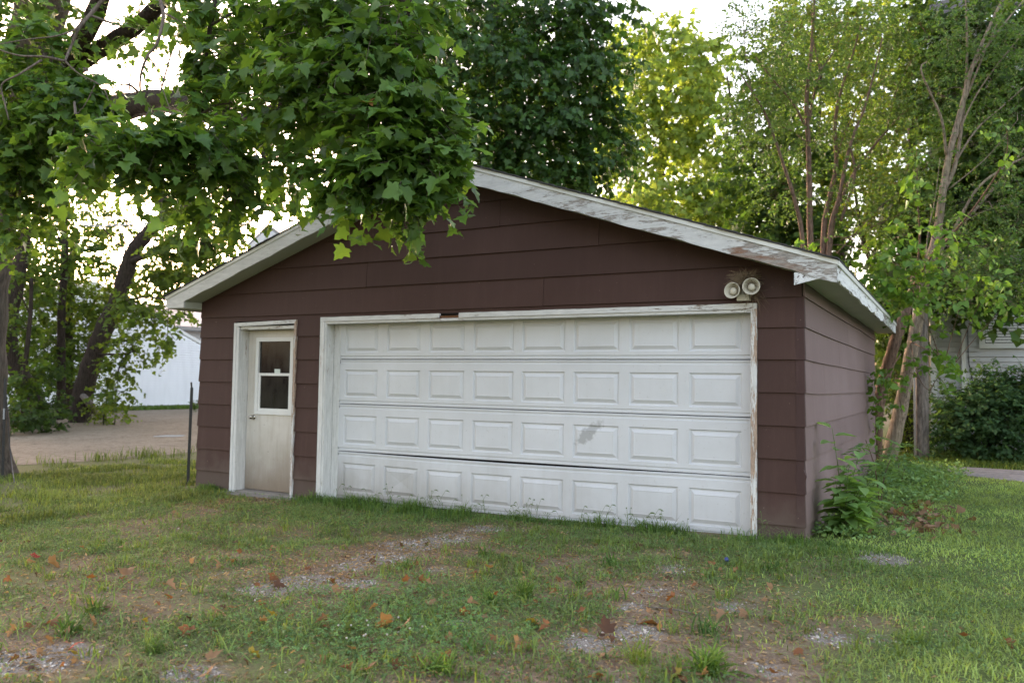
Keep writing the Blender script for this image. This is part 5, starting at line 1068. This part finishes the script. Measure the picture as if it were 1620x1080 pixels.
# ------------------------------------------------------------------ grass, clover, weeds, stones, litter
def scatter(n, x0, x1, y0, y1, dens):
    x = rng.uniform(x0, x1, n); y = rng.uniform(y0, y1, n); k = rng.random(n) < dens(x, y)
    x, y = x[k], y[k]; out = ~((x > -7.75) & (x < .03) & (y > -.03) & (y < 7.2)); x, y = x[out], y[out]
    p = np.stack([x, y, g(x, y)], -1); q = (p-CAM) @ MR.T; u = 810+FPX*q[:, 0]/q[:, 2]; v = 540-FPX*q[:, 1]/q[:, 2]
    return p[(q[:, 2] > 2.6) & (u > -500) & (u < 2400) & (v < 1260)]
def blades(Pt, hgt, wid, colr, bend=.6, lean=.35):
    n = len(Pt); a = rng.random(n)*2*math.pi; hd = np.stack([np.cos(a), np.sin(a), np.zeros(n)], -1); sd_ = np.stack([-np.sin(a), np.cos(a), np.zeros(n)], -1)
    h = hgt*rng.uniform(.5, 1.3, (n, 1)); w = wid*rng.uniform(.7, 1.3, (n, 1)); l0 = lean*rng.random((n, 1)); b = bend*rng.random((n, 1))
    p0 = Pt-np.array([0, 0, .004]); p1 = p0+hd*h*l0*.5+np.array([0, 0, 1.])*h*.55; p2 = p0+hd*h*(l0+b)+np.array([0, 0, 1.])*h*(1-.55*b)
    V_ = np.stack([p0-sd_*w, p0+sd_*w, p1+sd_*w*.85, p1-sd_*w*.85, p2], 1); k = np.arange(n)[:, None]*5
    return V_.reshape(-1, 3), k+np.array([[0, 1, 2, 3]]), k+np.array([[3, 2, 4]]), np.repeat(colr, 5, 0)
def blade_obj(name, sets, mat, parent=None):
    Vs, F4, F3, Cs, o_ = [], [], [], [], 0
    for v, a, b, c in sets: Vs.append(v); F4.append(a+o_); F3.append(b+o_); Cs.append(c); o_ += len(v)
    return link(name, np_mesh(name, np.concatenate(Vs), [np.concatenate(F4), np.concatenate(F3)], mat, np.concatenate(Cs)), parent, 'stuff')
pen = lambda x, y: np.clip(1.12-.88*field(BARE, x, y)*np.clip(.15+1.5*vnoise(x, y, .2), 0, 1.3)-1.2*field(PATCH, x, y)-2.2*np.clip(vnoise(x+3, y+7, .33)-.52, 0, 1), 0.03, 1)
tex = lambda x, y: np.clip(.15+1.7*(vnoise(x, y, .45)-.25)*(.5+vnoise(x, y, .13)), 0.05, 1)
sets = []
lw = scatter(250000, -.6, 5.2, -6.2, 9, lambda x, y: LAWN(x, y)*np.clip(.5+.9*(vnoise(x, y, .4)-.2), .2, 1)*np.where(y > 1, .75, 1)*np.clip(1-1.1*field(BARE, x, y)*.8-1.2*field(PATCH, x, y), .05, 1))
hue = vnoise(lw[:, 0], lw[:, 1], .9)[:, None]
sets.append(blades(lw, .046*(.5+vnoise(lw[:, 0], lw[:, 1], .3)[:, None]), .0032, jit((.245, .335, .112), len(lw), .4, .25)*(.7+.6*hue), 1.1, 1.0))
fr_ = scatter(290000, -8.3, 1.0, -6.3, -.02, lambda x, y: (1-LAWN(x, y)*.85)*pen(x, y)*tex(x, y)*.75)
sets.append(blades(fr_, .040*(.3+1.2*vnoise(fr_[:, 0], fr_[:, 1], .28)[:, None]), .0030, jit((.118, .178, .070), len(fr_), .5, .3)*(.65+.7*vnoise(fr_[:, 0], fr_[:, 1], .4)[:, None]), 1.2, 1.3))
lf = scatter(120000, -15, -6.8, -4.5, 3.6, lambda x, y: np.clip(.35+1.3*(vnoise(x, y, .5)-.35), .04, 1)*np.where((x < -12.75+.9*(vnoise(x*0, y, .6)-.5)-.6*np.clip(-y, -4, 6)) & (y > -9), 0, 1)*pen(x, y))
sets.append(blades(lf, .085*(.4+1.2*vnoise(lf[:, 0], lf[:, 1], .5)[:, None]), .0046, jit((.100, .142, .046), len(lf), .5, .4)*(.6+.8*vnoise(lf[:, 0], lf[:, 1], .8)[:, None]), .8, .6))
# tall ragged grass against the doors and walls
def edge(n, x0, x1, y0, y1, dens=lambda x, y: np.ones(len(x))): return scatter(n, x0, x1, y0, y1, dens)
for args, hh in (((2600, -5.75, -3.2, -.62, -.04), .14), ((900, -3.3, -1.9, -.25, -.06), .08), ((900, -2.1, -.9, -.30, -.05), .13), ((500, -.75, .5, -.45, -.05), .11), ((900, -7.75, -7.0, -.4, -.03), .11), ((400, -6., -5.4, -.4, -.05), .10), ((900, .0, .9, -1.0, -.1), .10)):
    e = edge(args[0]*3, *args[1:], dens=lambda x, y: np.clip(.15+1.6*(vnoise(x, y, .25)-.3), 0, 1)*np.clip((y-args[2+1])/(args[4]-args[3])*1.3, 0, 1)*np.clip(np.minimum(x-args[1], args[2]-x)/.3, 0, 1))
    sets.append(blades(e, hh*(.35+1.1*vnoise(e[:, 0], e[:, 1], .14)[:, None]), .0033, jit((.090, .165, .046), len(e), .45, .3), 1.0, .7))
wd = scatter(5000, -13.2, -11.4, -3, 4.5, lambda x, y: np.exp(-((x+12.55)/.35)**2)*np.clip(vnoise(x, y, .5)*1.8-.5, 0, 1)); sets.append(blades(wd, .22, .006, jit((.075, .115, .03), len(wd), .4, .4), .8, .5))
cr_ = scatter(36000, -8.2, 2.5, -6.2, -.3, lambda x, y: np.clip(pen(x, y), .1, 1)*np.clip(vnoise(x+20, y, .38)*2.2-.75, 0, 1))
sets.append(blades(cr_, .08, .0038, jit((.125, .190, .068), len(cr_), .4, .3), .8, 1.7))
tuftc = scatter(900, -8, 1, -6, -.3, lambda x, y: pen(x, y)*np.clip(vnoise(x, y, .7)*1.2-.2, 0, 1))
tp2 = np.repeat(tuftc, 14, 0)+rng.normal(size=(len(tuftc)*14, 3))*np.array([.025, .025, 0]); sets.append(blades(tp2, .10, .0036, jit((.130, .195, .058), len(tp2), .35, .3), 1., .8))
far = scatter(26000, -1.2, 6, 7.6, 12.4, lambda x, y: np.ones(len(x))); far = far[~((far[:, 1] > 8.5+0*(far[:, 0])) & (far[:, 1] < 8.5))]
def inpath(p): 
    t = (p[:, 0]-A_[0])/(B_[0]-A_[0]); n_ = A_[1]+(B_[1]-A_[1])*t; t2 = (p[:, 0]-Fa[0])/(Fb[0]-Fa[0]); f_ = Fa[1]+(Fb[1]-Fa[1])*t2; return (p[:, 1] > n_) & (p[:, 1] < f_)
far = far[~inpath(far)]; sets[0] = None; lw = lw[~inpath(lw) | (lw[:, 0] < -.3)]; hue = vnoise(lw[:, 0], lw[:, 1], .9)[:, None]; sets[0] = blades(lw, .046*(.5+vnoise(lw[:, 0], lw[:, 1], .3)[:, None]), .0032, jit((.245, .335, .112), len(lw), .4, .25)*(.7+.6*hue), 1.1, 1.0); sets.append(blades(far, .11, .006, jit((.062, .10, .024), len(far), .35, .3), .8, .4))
sh_g = scatter(4000, -34.2, -31.5, 14, 24, lambda x, y: np.ones(len(x))); sets.append(blades(sh_g, .16, .03, jit((.07, .12, .03), len(sh_g), .3, .2)))
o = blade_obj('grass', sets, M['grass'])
# foxtail seed heads leaning before the door
mb = MB()
for k in range(60):
    u = rng.uniform(540, 1230); x = ony(u, 830, -.1)[0]; y = rng.uniform(-.28, -.08); z = float(g(x, y)); h = rng.uniform(.10, .27); a = rng.uniform(0, 6.28); d = np.array([math.cos(a), math.sin(a)*.5, 0])
    p0 = np.array([x, y, z]); p1 = p0+np.array([0, 0, h*.6])+d*h*.12; p2 = p0+np.array([0, 0, h])+d*h*.35; p3 = p2+d*.05+np.array([0, 0, -.012])
    mb.tube(spline([p0, p1, p2], 3), .0016, 3, False); mb.tube([p2, (p2+p3)/2+np.array([0, 0, .006]), p3], [.003, .0058, .002], 5)
    for q_ in range(3):
        a2 = rng.uniform(0, 6.28); L_ = rng.uniform(.07, .14); d2_ = np.array([math.cos(a2), math.sin(a2)*.6, 0]); r0_ = p0+(p1-p0)*rng.uniform(.3, 1); mid_ = r0_+d2_*L_*.5+np.array([0, 0, L_*.5]); w_ = np.array([-d2_[1], d2_[0], 0])*.004
        mb.poly([r0_-w_*.6, r0_+w_*.6, mid_+w_, mid_-w_]); mb.poly([mid_-w_, mid_+w_, r0_+d2_*L_+np.array([0, 0, L_*.35])])
me_ = mb.build('seed_heads', simple('seed_head_green', (.10, .145, .045), .8, .3), None, kind='stuff')
# clover and small-leaved weeds
tri_v, tri_f = [], []
for a in (0, 2.09, 4.19):
    c_, s_ = math.cos(a), math.sin(a); base = len(tri_v)
    for x, y, z in [(0, 0, 0), (.34, .55, .06), (.28, .9, .03), (0, .86, -.02), (-.28, .9, .03), (-.34, .55, .06)]: tri_v.append((x*c_-y*s_, x*s_+y*c_, z))
    tri_f += [(base, base+1, base+2), (base, base+2, base+3), (base, base+3, base+4), (base, base+4, base+5)]
TRI = (np.array(tri_v), np.array(tri_f))
cv = scatter(60000, -4.2, 0.2, -5.6, -2., lambda x, y: np.clip(field(CLOVER, x, y)*1.15-.12, 0, 1)*np.clip(.35+1.3*(vnoise(x, y, .2)-.2), .1, 1)*.62)
n = len(cv); cvp = cv+np.stack([np.zeros(n), np.zeros(n), rng.uniform(.022, .06, n)], -1)
o = link('clover', np_mesh('clover', *(lambda q: (q[0], q[1]))(inst(TRI, cvp, rng.normal(size=(n, 3)), np.array([0, 0, 1.])+rng.normal(size=(n, 3))*.35, rng.uniform(.009, .017, n), np.zeros((n, 3)))), M['grass'], np.repeat(jit((.110, .210, .085), n, .4, .2), len(TRI[0]), 0))); o['kind'] = 'stuff'
mb = MB()
for u, v in [(555, 1003), (580, 995), (582, 1003), (555, 998), (630, 990), (648, 1008), (578, 1018), (548, 1024), (575, 1020), (403, 962), (612, 1018), (535, 1003), (668, 1005)]:
    p = gp(u, v)+np.array([0, 0, .05]); mb.lathe([(0, .006), (.004, .005), (.006, .001), (.005, -.003), (.002, -.005)], Matrix.Translation(p), 7)
mb.build('clover_flowers', M['flower'], None, True, 'stuff')
ws = scatter(150000, -8, 4, -6, 5.5, lambda x, y: np.where(y > 0, np.where(x > .1, .4, 0), .5)*np.clip(pen(x, y)+.12, 0, 1)*np.clip(vnoise(x+9, y, .3)*2.-.5, 0, 1)); n = len(ws)
wp = np.repeat(ws, 5, 0)+rng.normal(size=(n*5, 3))*np.array([.022, .022, 0])+np.stack([np.zeros(n*5), np.zeros(n*5), rng.uniform(.006, .05, n*5)], -1)
q = inst(OVAL, wp, rng.normal(size=(n*5, 3))+np.array([0, 0, .25]), np.array([0, 0, .8])+rng.normal(size=(n*5, 3))*.5, rng.uniform(.009, .026, n*5), jit((.100, .170, .072), n*5, .45, .25))
o = link('ground_weeds', np_mesh('ground_weeds', q[0], q[1], M['grass'], q[2])); o['kind'] = 'stuff'
# dry thatch crumbs
th = scatter(110000, -8, 1.6, -6, -.2, lambda x, y: (1-LAWN(x, y)*.8)*np.clip(.25+field(BARE, x, y), 0, 1)*.6); n = len(th)
q = inst(LANCE, th+np.stack([np.zeros(n), np.zeros(n), rng.uniform(.002, .014, n)], -1), rng.normal(size=(n, 3))*np.array([1, 1, .15]), np.array([0, 0, 1.])+rng.normal(size=(n, 3))*.35, rng.uniform(.015, .05, n), jit((.25, .18, .11), n, .55, .2))
o = link('dry_thatch', np_mesh('dry_thatch', q[0], q[1], M['dry'], q[2])); o['kind'] = 'stuff'
# pale stones in the worn gravel
OCT = (np.array([[1, 0, 0], [0, 1, 0], [-1, 0, 0], [0, -1, 0], [.1, .1, .7], [0, 0, -.7], [.7, .7, .2], [-.7, -.6, .25]]), np.array([[0, 6, 4], [6, 1, 4], [1, 2, 4], [2, 7, 4], [7, 3, 4], [3, 0, 4], [0, 1, 6], [2, 3, 7]]))
sn_ = scatter(120000, -7, 2.2, -6, -.1, lambda x, y: np.clip(field(PATCH, x, y)*1.1-.25, 0.004, 1)*np.clip(vnoise(x, y, .09)*1.6-.2, 0, 1)); n = len(sn_)
q = inst(OCT, sn_+np.array([0, 0, .002]), rng.normal(size=(n, 3)), np.array([0, 0, 1.])+rng.normal(size=(n, 3))*.4, rng.uniform(.003, .0105, n), jit((.41, .372, .325), n, .5, .0))
def stone_mat():
    m_ = NT('pale_gravel'); a = m_.n('ShaderNodeAttribute', attribute_name='Col'); return m_.done(m_.bsdf(a.outputs['Color'], .9, None, .2))
o = link('gravel', np_mesh('gravel', q[0], q[1], stone_mat(), q[2])); o['kind'] = 'stuff'
# weeds and litter along the side wall
ll = scatter(3500, .15, 1.6, .6, 4.4, lambda x, y: np.exp(-(((x-.72)/.34)**2+((y-1.9)/.9)**2))*np.clip(vnoise(x, y, .3)*1.8-.3, 0, 1)*.6); n = len(ll)
q = inst(MAP_S, ll+np.stack([np.zeros(n), np.zeros(n), rng.uniform(.01, .05, n)], -1), rng.normal(size=(n, 3)), np.array([0, 0, .9])+rng.normal(size=(n, 3))*.6, rng.uniform(.05, .10, n), jit((.20, .125, .085), n, .5, .1))
o = link('leaf_litter', np_mesh('leaf_litter', q[0], q[1], M['dry'], q[2])); o['kind'] = 'stuff'
gc = scatter(4200, .05, 1.7, .3, 7.6, lambda x, y: np.clip(1.25-np.abs(x-.35-.02*y)/(.42+.05*y), 0, 1)*np.where((y < 3.2) & (x > .5), .12, .75)); n = len(gc)
gp_ = np.repeat(gc, 6, 0)+rng.normal(size=(n*6, 3))*np.array([.05, .05, 0])+np.stack([np.zeros(n*6), np.zeros(n*6), rng.uniform(.015, .11, n*6)*(1+.6*(np.repeat(gc[:, 1], 6) > 4.2))], -1)
q = inst(OVAL, gp_, rng.normal(size=(n*6, 3)), np.array([0, 0, .8])+rng.normal(size=(n*6, 3))*.55, rng.uniform(.035, .075, n*6), jit((.145, .240, .095), n*6, .45, .3))
o = link('ground_cover', np_mesh('ground_cover', q[0], q[1], M['grass'], q[2])); o['kind'] = 'stuff'

# broad-leaved weed at the front right corner, and a feathery seedling behind it
def leafy_plant(name, label, base, stems, leaf, tp, col_, nl, sl_, mat=None, leafname='leaf'):
    t = empty(name, base, label, 'weed'); inv = world_inv(t)
    for (dx, dy, hh) in stems:
        Q = spline([base, base+np.array([dx*.4, dy*.4, hh*.55]), base+np.array([dx, dy, hh])], 6); mb = MB(); mb.tube(Q, np.linspace(.007, .003, len(Q)), 6); mb.build('stem', simple('weed_stem', (.10, .13, .045), .6, .2), t, True)
        PP, YY, NN, SS = [], [], [], []
        for k in range(nl):
            f_ = .15+.85*k/(nl-1); p = Q[min(len(Q)-1, int(f_*(len(Q)-1)))]; a = k*2.4+dx*9; d = np.array([math.cos(a), math.sin(a), 0])
            PP.append(p+d*.015); YY.append(d+np.array([0, 0, .25-.6*(1-f_)])+rng.normal(size=3)*.15); NN.append(np.array([0, 0, 1.])-d*.2+rng.normal(size=3)*.15); SS.append(leaf*rng.uniform(.75, 1.15)*(1-.35*max(0, f_-.6)))
        leaf_parts(t, [tp], np.array(PP), np.array(YY), np.array(NN), np.array(SS), jit(col_, nl, .25, .2), mat or M['leaf'], name+str(dx), 3)
    return t
BROAD = tpl([(0, 0), (.10, .06), (.25, .25), (.28, .48), (.17, .78), (0, 1.)], .4, .22, .35)
cb = gp(1330, 838); cb[:2] = (.26, .62); cb[2] = float(g(.26, .62))
leafy_plant('pokeweed_plant', 'tall broad leaved weed growing against the front right corner of the garage', cb, [(-.10, .02, .98), (.05, -.05, .62), (.16, -.12, .46), (.22, .08, .5), (.0, .25, .6), (.12, .2, .75), (.26, -.16, .34), (.05, -.2, .36), (.30, .1, .42), (.18, .3, .6), (-.06, -.1, .5)], .21, BROAD, (.165, .275, .100), 13, 0)
def pinnate(label, base, stems, col_):
    t = empty('feathery_seedling', base, label, 'weed')
    for dx, dy, hh in stems:
        top = base+np.array([dx, dy, hh]); Q = spline([base, (base+top)/2+np.array([-dx*.15, 0, hh*.1]), top], 5); mb = MB(); mb.tube(Q, np.linspace(.008, .004, len(Q)), 6); mb.build('stem', M['bark_red'], t, True)
        for k in range(7):
            f_ = .45+.55*k/6; p = Q[int(f_*(len(Q)-1))]; a = k*2.3+dx*5; d = np.array([math.cos(a), math.sin(a), .35]); L = rng.uniform(.30, .44)
            ts = np.linspace(0, 1, 9); R_ = p+d*L*ts[:, None]+np.array([0, 0, -.55*L])*(ts**2)[:, None]; side = nrm(np.cross(d, [0, 0, 1.]))
            PP = np.concatenate([R_[2:], R_[2:]]); YY = np.concatenate([np.repeat(side[None], 7, 0), -np.repeat(side[None], 7, 0)])+d*.35+np.array([0, 0, -.25]); n = len(PP)
            v, f, c = inst(LANCE, PP, YY, np.array([0, 0, 1.])+rng.normal(size=(n, 3))*.2, rng.uniform(.085, .12, n), jit(col_, n, .25, .15))
            link('leaf', np_mesh('leaf', v, f, M['leaf'], c), t)
    return t
pb2 = np.array([.42, 2.6, float(g(.42, 2.6))])
pinnate('feathery leaved seedling leaning on the side wall of the garage', pb2, [(-.12, -.3, .78), (.1, .1, .55)], (.11, .20, .085))
pb3 = np.array([.5, 4.9, float(g(.5, 4.9))]); pinnate('feathery leaved seedling at the foot of the grey leaning trunk', pb3, [(-.1, .3, .55), (.15, -.1, .4)], (.11, .20, .085))

# single tufts and rosettes one can pick out in the lawn
BLADE = (np.array([[-.022, 0, 0], [.022, 0, 0], [.040, .35, .13], [-.040, .35, .13], [.034, .7, .06], [-.034, .7, .06], [0, 1, -.16]]), np.array([[0, 1, 2], [0, 2, 3], [3, 2, 4], [3, 4, 5], [5, 4, 6]]))
def tuft(name, label, u, v, n, L, w, col_, upr, cat='weed', group='tufts and rosettes in the lawn'):
    n = int(n*1.6) if name == 'grass_tuft' else n; p = gp(u, v); a = rng.random(n)*6.283; d = np.stack([np.cos(a), np.sin(a), upr*rng.uniform(.4, 1.6, n)], -1)
    nn = np.stack([-np.cos(a)*upr, -np.sin(a)*upr, np.ones(n)*.9], -1)+rng.normal(size=(n, 3))*.35
    tp = (BLADE[0]*np.array([w, 1, 1]), BLADE[1]); n0 = n; L = L*.68
    vv, f, c = inst(tp, p+rng.normal(size=(n, 3))*np.array([.03, .03, 0]), d, nn, L*rng.uniform(.35, 1.15, n), jit(tuple(c_*1.15 for c_ in col_), n, .4, .3))
    o = link(name, np_mesh(name, vv-p, f, M['grass'], c)); o.location = Vector(p); return tag(o, label, cat, group)
for a in [
    ('grass_tuft', 'fine bladed fan of grass left of the middle of the driveway', 830, 948, 120, .24, .35, (.070, .125, .030), 1.1),
    ('dock_rosette', 'broad leaved rosette in front of the middle of the garage door', 968, 897, 26, .19, 1.2, (.055, .11, .030), .9),
    ('dock_rosette', 'upright broad leaved tuft just nearer than the rosette before the door', 978, 948, 30, .17, 1.0, (.065, .125, .032), 1.5),
    ('dock_rosette', 'dark dense leafy tuft standing on the pale gravel right of centre', 1117, 1004, 40, .18, 1.0, (.045, .10, .030), 1.6),
    ('grass_tuft', 'wide bright crabgrass clump in the bottom right foreground', 1125, 1066, 90, .24, .8, (.085, .15, .030), .8),
    ('dock_rosette', 'small rosette between clover and driveway grass right of the tan leaf pair', 750, 1030, 22, .14, 1.3, (.055, .12, .035), 1.3),
    ('grass_tuft', 'broad bladed grass clump beside the curled brown leaf at lower left', 108, 1003, 50, .19, .9, (.060, .115, .034), .9),
    ('grass_tuft', 'tall arching grass clump above the curled brown leaf at lower left', 148, 972, 60, .24, .5, (.072, .125, .034), .9),
    ('grass_tuft', 'soft spreading grass clump below the small yellow leaf', 245, 1032, 90, .16, .5, (.070, .13, .034), .9),
    ('dock_rosette', 'rosette of pointed leaves at the driveway gravel left of centre', 640, 897, 24, .16, 1.2, (.055, .115, .032), .7),
    ('dock_rosette', 'low rosette beside the second gravel streak left of centre', 668, 917, 24, .16, 1.3, (.06, .125, .035), .7),
    ('grass_tuft', 'spiky grass clump right of the rusty lobed leaf row', 775, 955, 50, .20, .7, (.075, .14, .04), .7),
    ('grass_tuft', 'grass clump at the upper right of the worn driveway', 770, 880, 50, .20, .6, (.065, .125, .034), .8),
    ('dock_rosette', 'dark pointed rosette in the grass before the garage corner post', 1222, 902, 26, .17, 1.1, (.045, .095, .026), .9),
    ('dock_rosette', 'pale small rosette alone on the bare soil at right', 1362, 1012, 18, .12, 1.3, (.085, .15, .05), .8),
    ('dock_rosette', 'yellowing rosette beside the pale gravel patch at right', 1282, 1003, 16, .11, 1.2, (.12, .155, .04), .8),
    ('grass_tuft', 'leggy crabgrass spray on the bottom edge near the middle', 1010, 1050, 46, .24, .45, (.11, .16, .03), .9),
    ('grass_tuft', 'arching grass spray right of the clover at the bottom', 700, 1062, 60, .22, .6, (.085, .15, .034), .8),
    ('dock_rosette', 'lobed weed clump below the rosette before the door', 918, 928, 30, .17, 1.0, (.06, .11, .035), .9),
    ('grass_tuft', 'grass clump in the lower right lawn beside the bare soil', 1450, 1020, 60, .16, .6, (.10, .16, .035), .9)]: tuft(*a)

# fallen leaves
CURL = [tpl([(0, 0), (.20, -.07), (.40, .03), (.37, .17), (.60, .40), (.42, .47), (.25, .46), (.27, .68), (.13, .76), (0, 1.)], .3, fo, dr_) for fo, dr_ in ((.75, .6), (-.5, .35), (.35, -.4), (.2, .9))]
def fallen(u, v, S_, col_, label, upr=.25, yaw=None, tp=None, lift=.034):
    p = gp(u, v)+np.array([0, 0, lift]); a = rng.random()*6.28 if yaw is None else yaw; tp = tp if tp is not None else CURL[rng.integers(0, 4)]
    y = np.array([[math.cos(a), math.sin(a), 0.]]); nn = np.array([[0, 0, 1.]])+rng.normal(size=(1, 3))*upr
    vv, f, c = inst(tp, p[None], y, nn, np.array([S_]), jit(col_, 1, .15, .05)); o = link('fallen_leaf', np_mesh('fallen_leaf', vv-p, f, M['dry'], c)); o.location = Vector(p)
    return tag(o, label, 'leaf', 'fallen leaves on the lawn')
TAN, RUST, BRN, RED, YEL, GRN = (.25, .150, .085), (.19, .085, .042), (.095, .052, .036), (.25, .03, .024), (.24, .19, .04), (.07, .10, .022)
for u, v, s_, c_, lab in [
    (120, 1026, .10, RED, 'bright red maple leaf beside the gravel at lower left'), (55, 889, .09, RED, 'red leaf in the grass near the left edge'), (77, 897, .14, TAN, 'large tan upright leaf right of the red leaf near the left edge'), (84, 988, .10, RUST, 'curled rust leaf by the broad bladed grass clump'),
    (200, 917, .13, TAN, 'long curled tan leaf lying on bare soil at left'), (195, 870, .10, TAN, 'tan leaf standing up near the top of the left lawn'), (65, 1034, .10, TAN, 'pale tan leaf at the edge of the lower left gravel'), (110, 1038, .10, YEL, 'yellowish leaf just below the red maple leaf'),
    (150, 996, .09, TAN, 'tan leaf midway between the curled rust leaf and the green leaf'), (334, 1000, .10, GRN, 'upright olive green leaf left of the clover'), (225, 990, .05, YEL, 'tiny yellow leaf on the lower left grass'), (300, 1002, .10, RUST, 'reddish leaf left of the upright olive leaf'),
    (72, 1018, .09, TAN, 'tan leaf above the lower left gravel'), (343, 972, .10, TAN, 'tan leaf at the upper left edge of the clover'), (372, 968, .10, RUST, 'rust leaf beside the tan leaf above the clover'), (327, 1052, .09, TAN, 'tan leaf above the bottom gravel streak'),
    (326, 1075, .11, TAN, 'large tan leaf on the bottom edge left of centre'), (395, 1043, .08, YEL, 'pale yellow leaf at the lower left corner of the clover'), (435, 918, .10, RUST, 'orange leaf standing on the pale gravel streak'), (434, 933, .09, BRN, 'dark red brown leaf on the pale gravel streak'),
    (527, 941, .11, TAN, 'tan leaf at the top of the clover patch'), (574, 918, .08, RUST, 'orange leaf above the clover beside the gravel'), (435, 983, .09, YEL, 'long yellow leaf on the left of the clover'), (620, 993, .15, TAN, 'large tan leaf, left one of the pair in the clover'),
    (640, 997, .14, TAN, 'large tan star shaped leaf, right one of the pair in the clover'), (572, 1046, .13, RUST, 'rust coloured leaf low in the clover'), (581, 1066, .11, TAN, 'tan leaf just below the rust leaf in the clover'), (548, 1004, .09, GRN, 'curled green leaf in the middle of the clover'),
    (679, 965, .10, TAN, 'pale crumpled leaf right of the clover'), (703, 1057, .08, RUST, 'orange leaf in the long grass at bottom centre'), (728, 977, .08, RUST, 'rust leaf beside the small gravel spot at centre'), (742, 963, .08, TAN, 'tan leaf above the small gravel spot at centre'), (675, 928, .08, TAN, 'tan leaf between the rosettes and the spiky grass'),
    (776, 905, .08, TAN, 'pale tan leaf standing behind the fan of grass'), (1032, 989, .15, RUST, 'large orange lobed leaf on the pale gravel'), (962, 1011, .12, BRN, 'dark brown lobed leaf on the pale gravel'), (850, 987, .11, TAN, 'tan leaf at the left of the front driveway soil'), (833, 992, .11, YEL, 'yellowish leaf beside the tan one left of the front soil'),
    (822, 1025, .13, TAN, 'long pale leaf lying left of the front soil'), (920, 977, .07, RUST, 'small rust leaf above the dark brown lobed leaf'), (933, 944, .07, RUST, 'small dark rust leaf behind the front gravel'), (1066, 952, .08, RUST, 'orange leaf right of the upright leafy tuft'), (1148, 980, .10, TAN, 'curled tan leaf right of the dark leafy tuft'), (1075, 1076, .11, YEL, 'yellow green leaf on the bottom edge'),
    (972, 1050, .08, TAN, 'small curled tan leaf at the bottom middle'), (869, 999, .08, RUST, 'rust leaf right of the tan leaf near front soil'), (1180, 975, .08, TAN, 'tan leaf at the right of the curled tan one'), (1525, 1016, .08, RUST, 'orange brown leaf in the mown lawn at right'), (1590, 1022, .08, RUST, 'rust leaf in the mown lawn near the right edge'), (1265, 1034, .07, RUST, 'dark orange leaf below the yellowing rosette'),
    (1280, 960, .06, RUST, 'small orange leaf in the grass above the yellowing rosette'), (262, 932, .10, TAN, 'tan leaf beside the left bare soil, right of the long curled one'), (350, 900, .10, TAN, 'tan leaf with a curl at the left end of the gravel track'), (272, 815, .09, TAN, 'lone tan leaf high on the left lawn')]:
    fallen(u, v, s_*.84, c_, lab, .35)
for k in range(170):
    u, v = rng.uniform(0, 1250), 850+230*rng.random()**1.1
    if v < 860 and u > 500: continue
    zone = 'on the left lawn' if u < 420 else ('in the clover and driveway grass' if u < 820 else 'on the worn soil before the garage door')
    fallen(u, v, rng.uniform(.03, .065), [TAN, RUST, BRN][k % 3], 'small %s leaf scrap lying %s' % (('tan', 'rust coloured', 'dark brown')[k % 3], zone), .5, lift=.026)
# blue cap
cp = gp(1150, 892)
mb = MB(); mb.lathe([(0, .028), (.012, .028), (.016, .024), (.017, 0), (.015, .0), (.013, .02)], Matrix.Translation(cp+np.array([0, 0, .03])) @ Matrix.Rotation(1.0, 4, 'X'), 14); tag(mb.build('bottle_cap', M['blue'], None, True), 'small blue plastic cap lying in the grass before the door', 'cap')
# dry stick
mb = MB(); mb.tube(spline([gp(1020, 962)+np.array([0, 0, .012]), gp(1060, 968)+np.array([0, 0, .02]), gp(1108, 974)+np.array([0, 0, .01])]), .004, 5); tag(mb.build('dry_stick', M['pole'], None, True), 'thin dry stick lying on the driveway gravel right of the lobed leaf', 'stick')
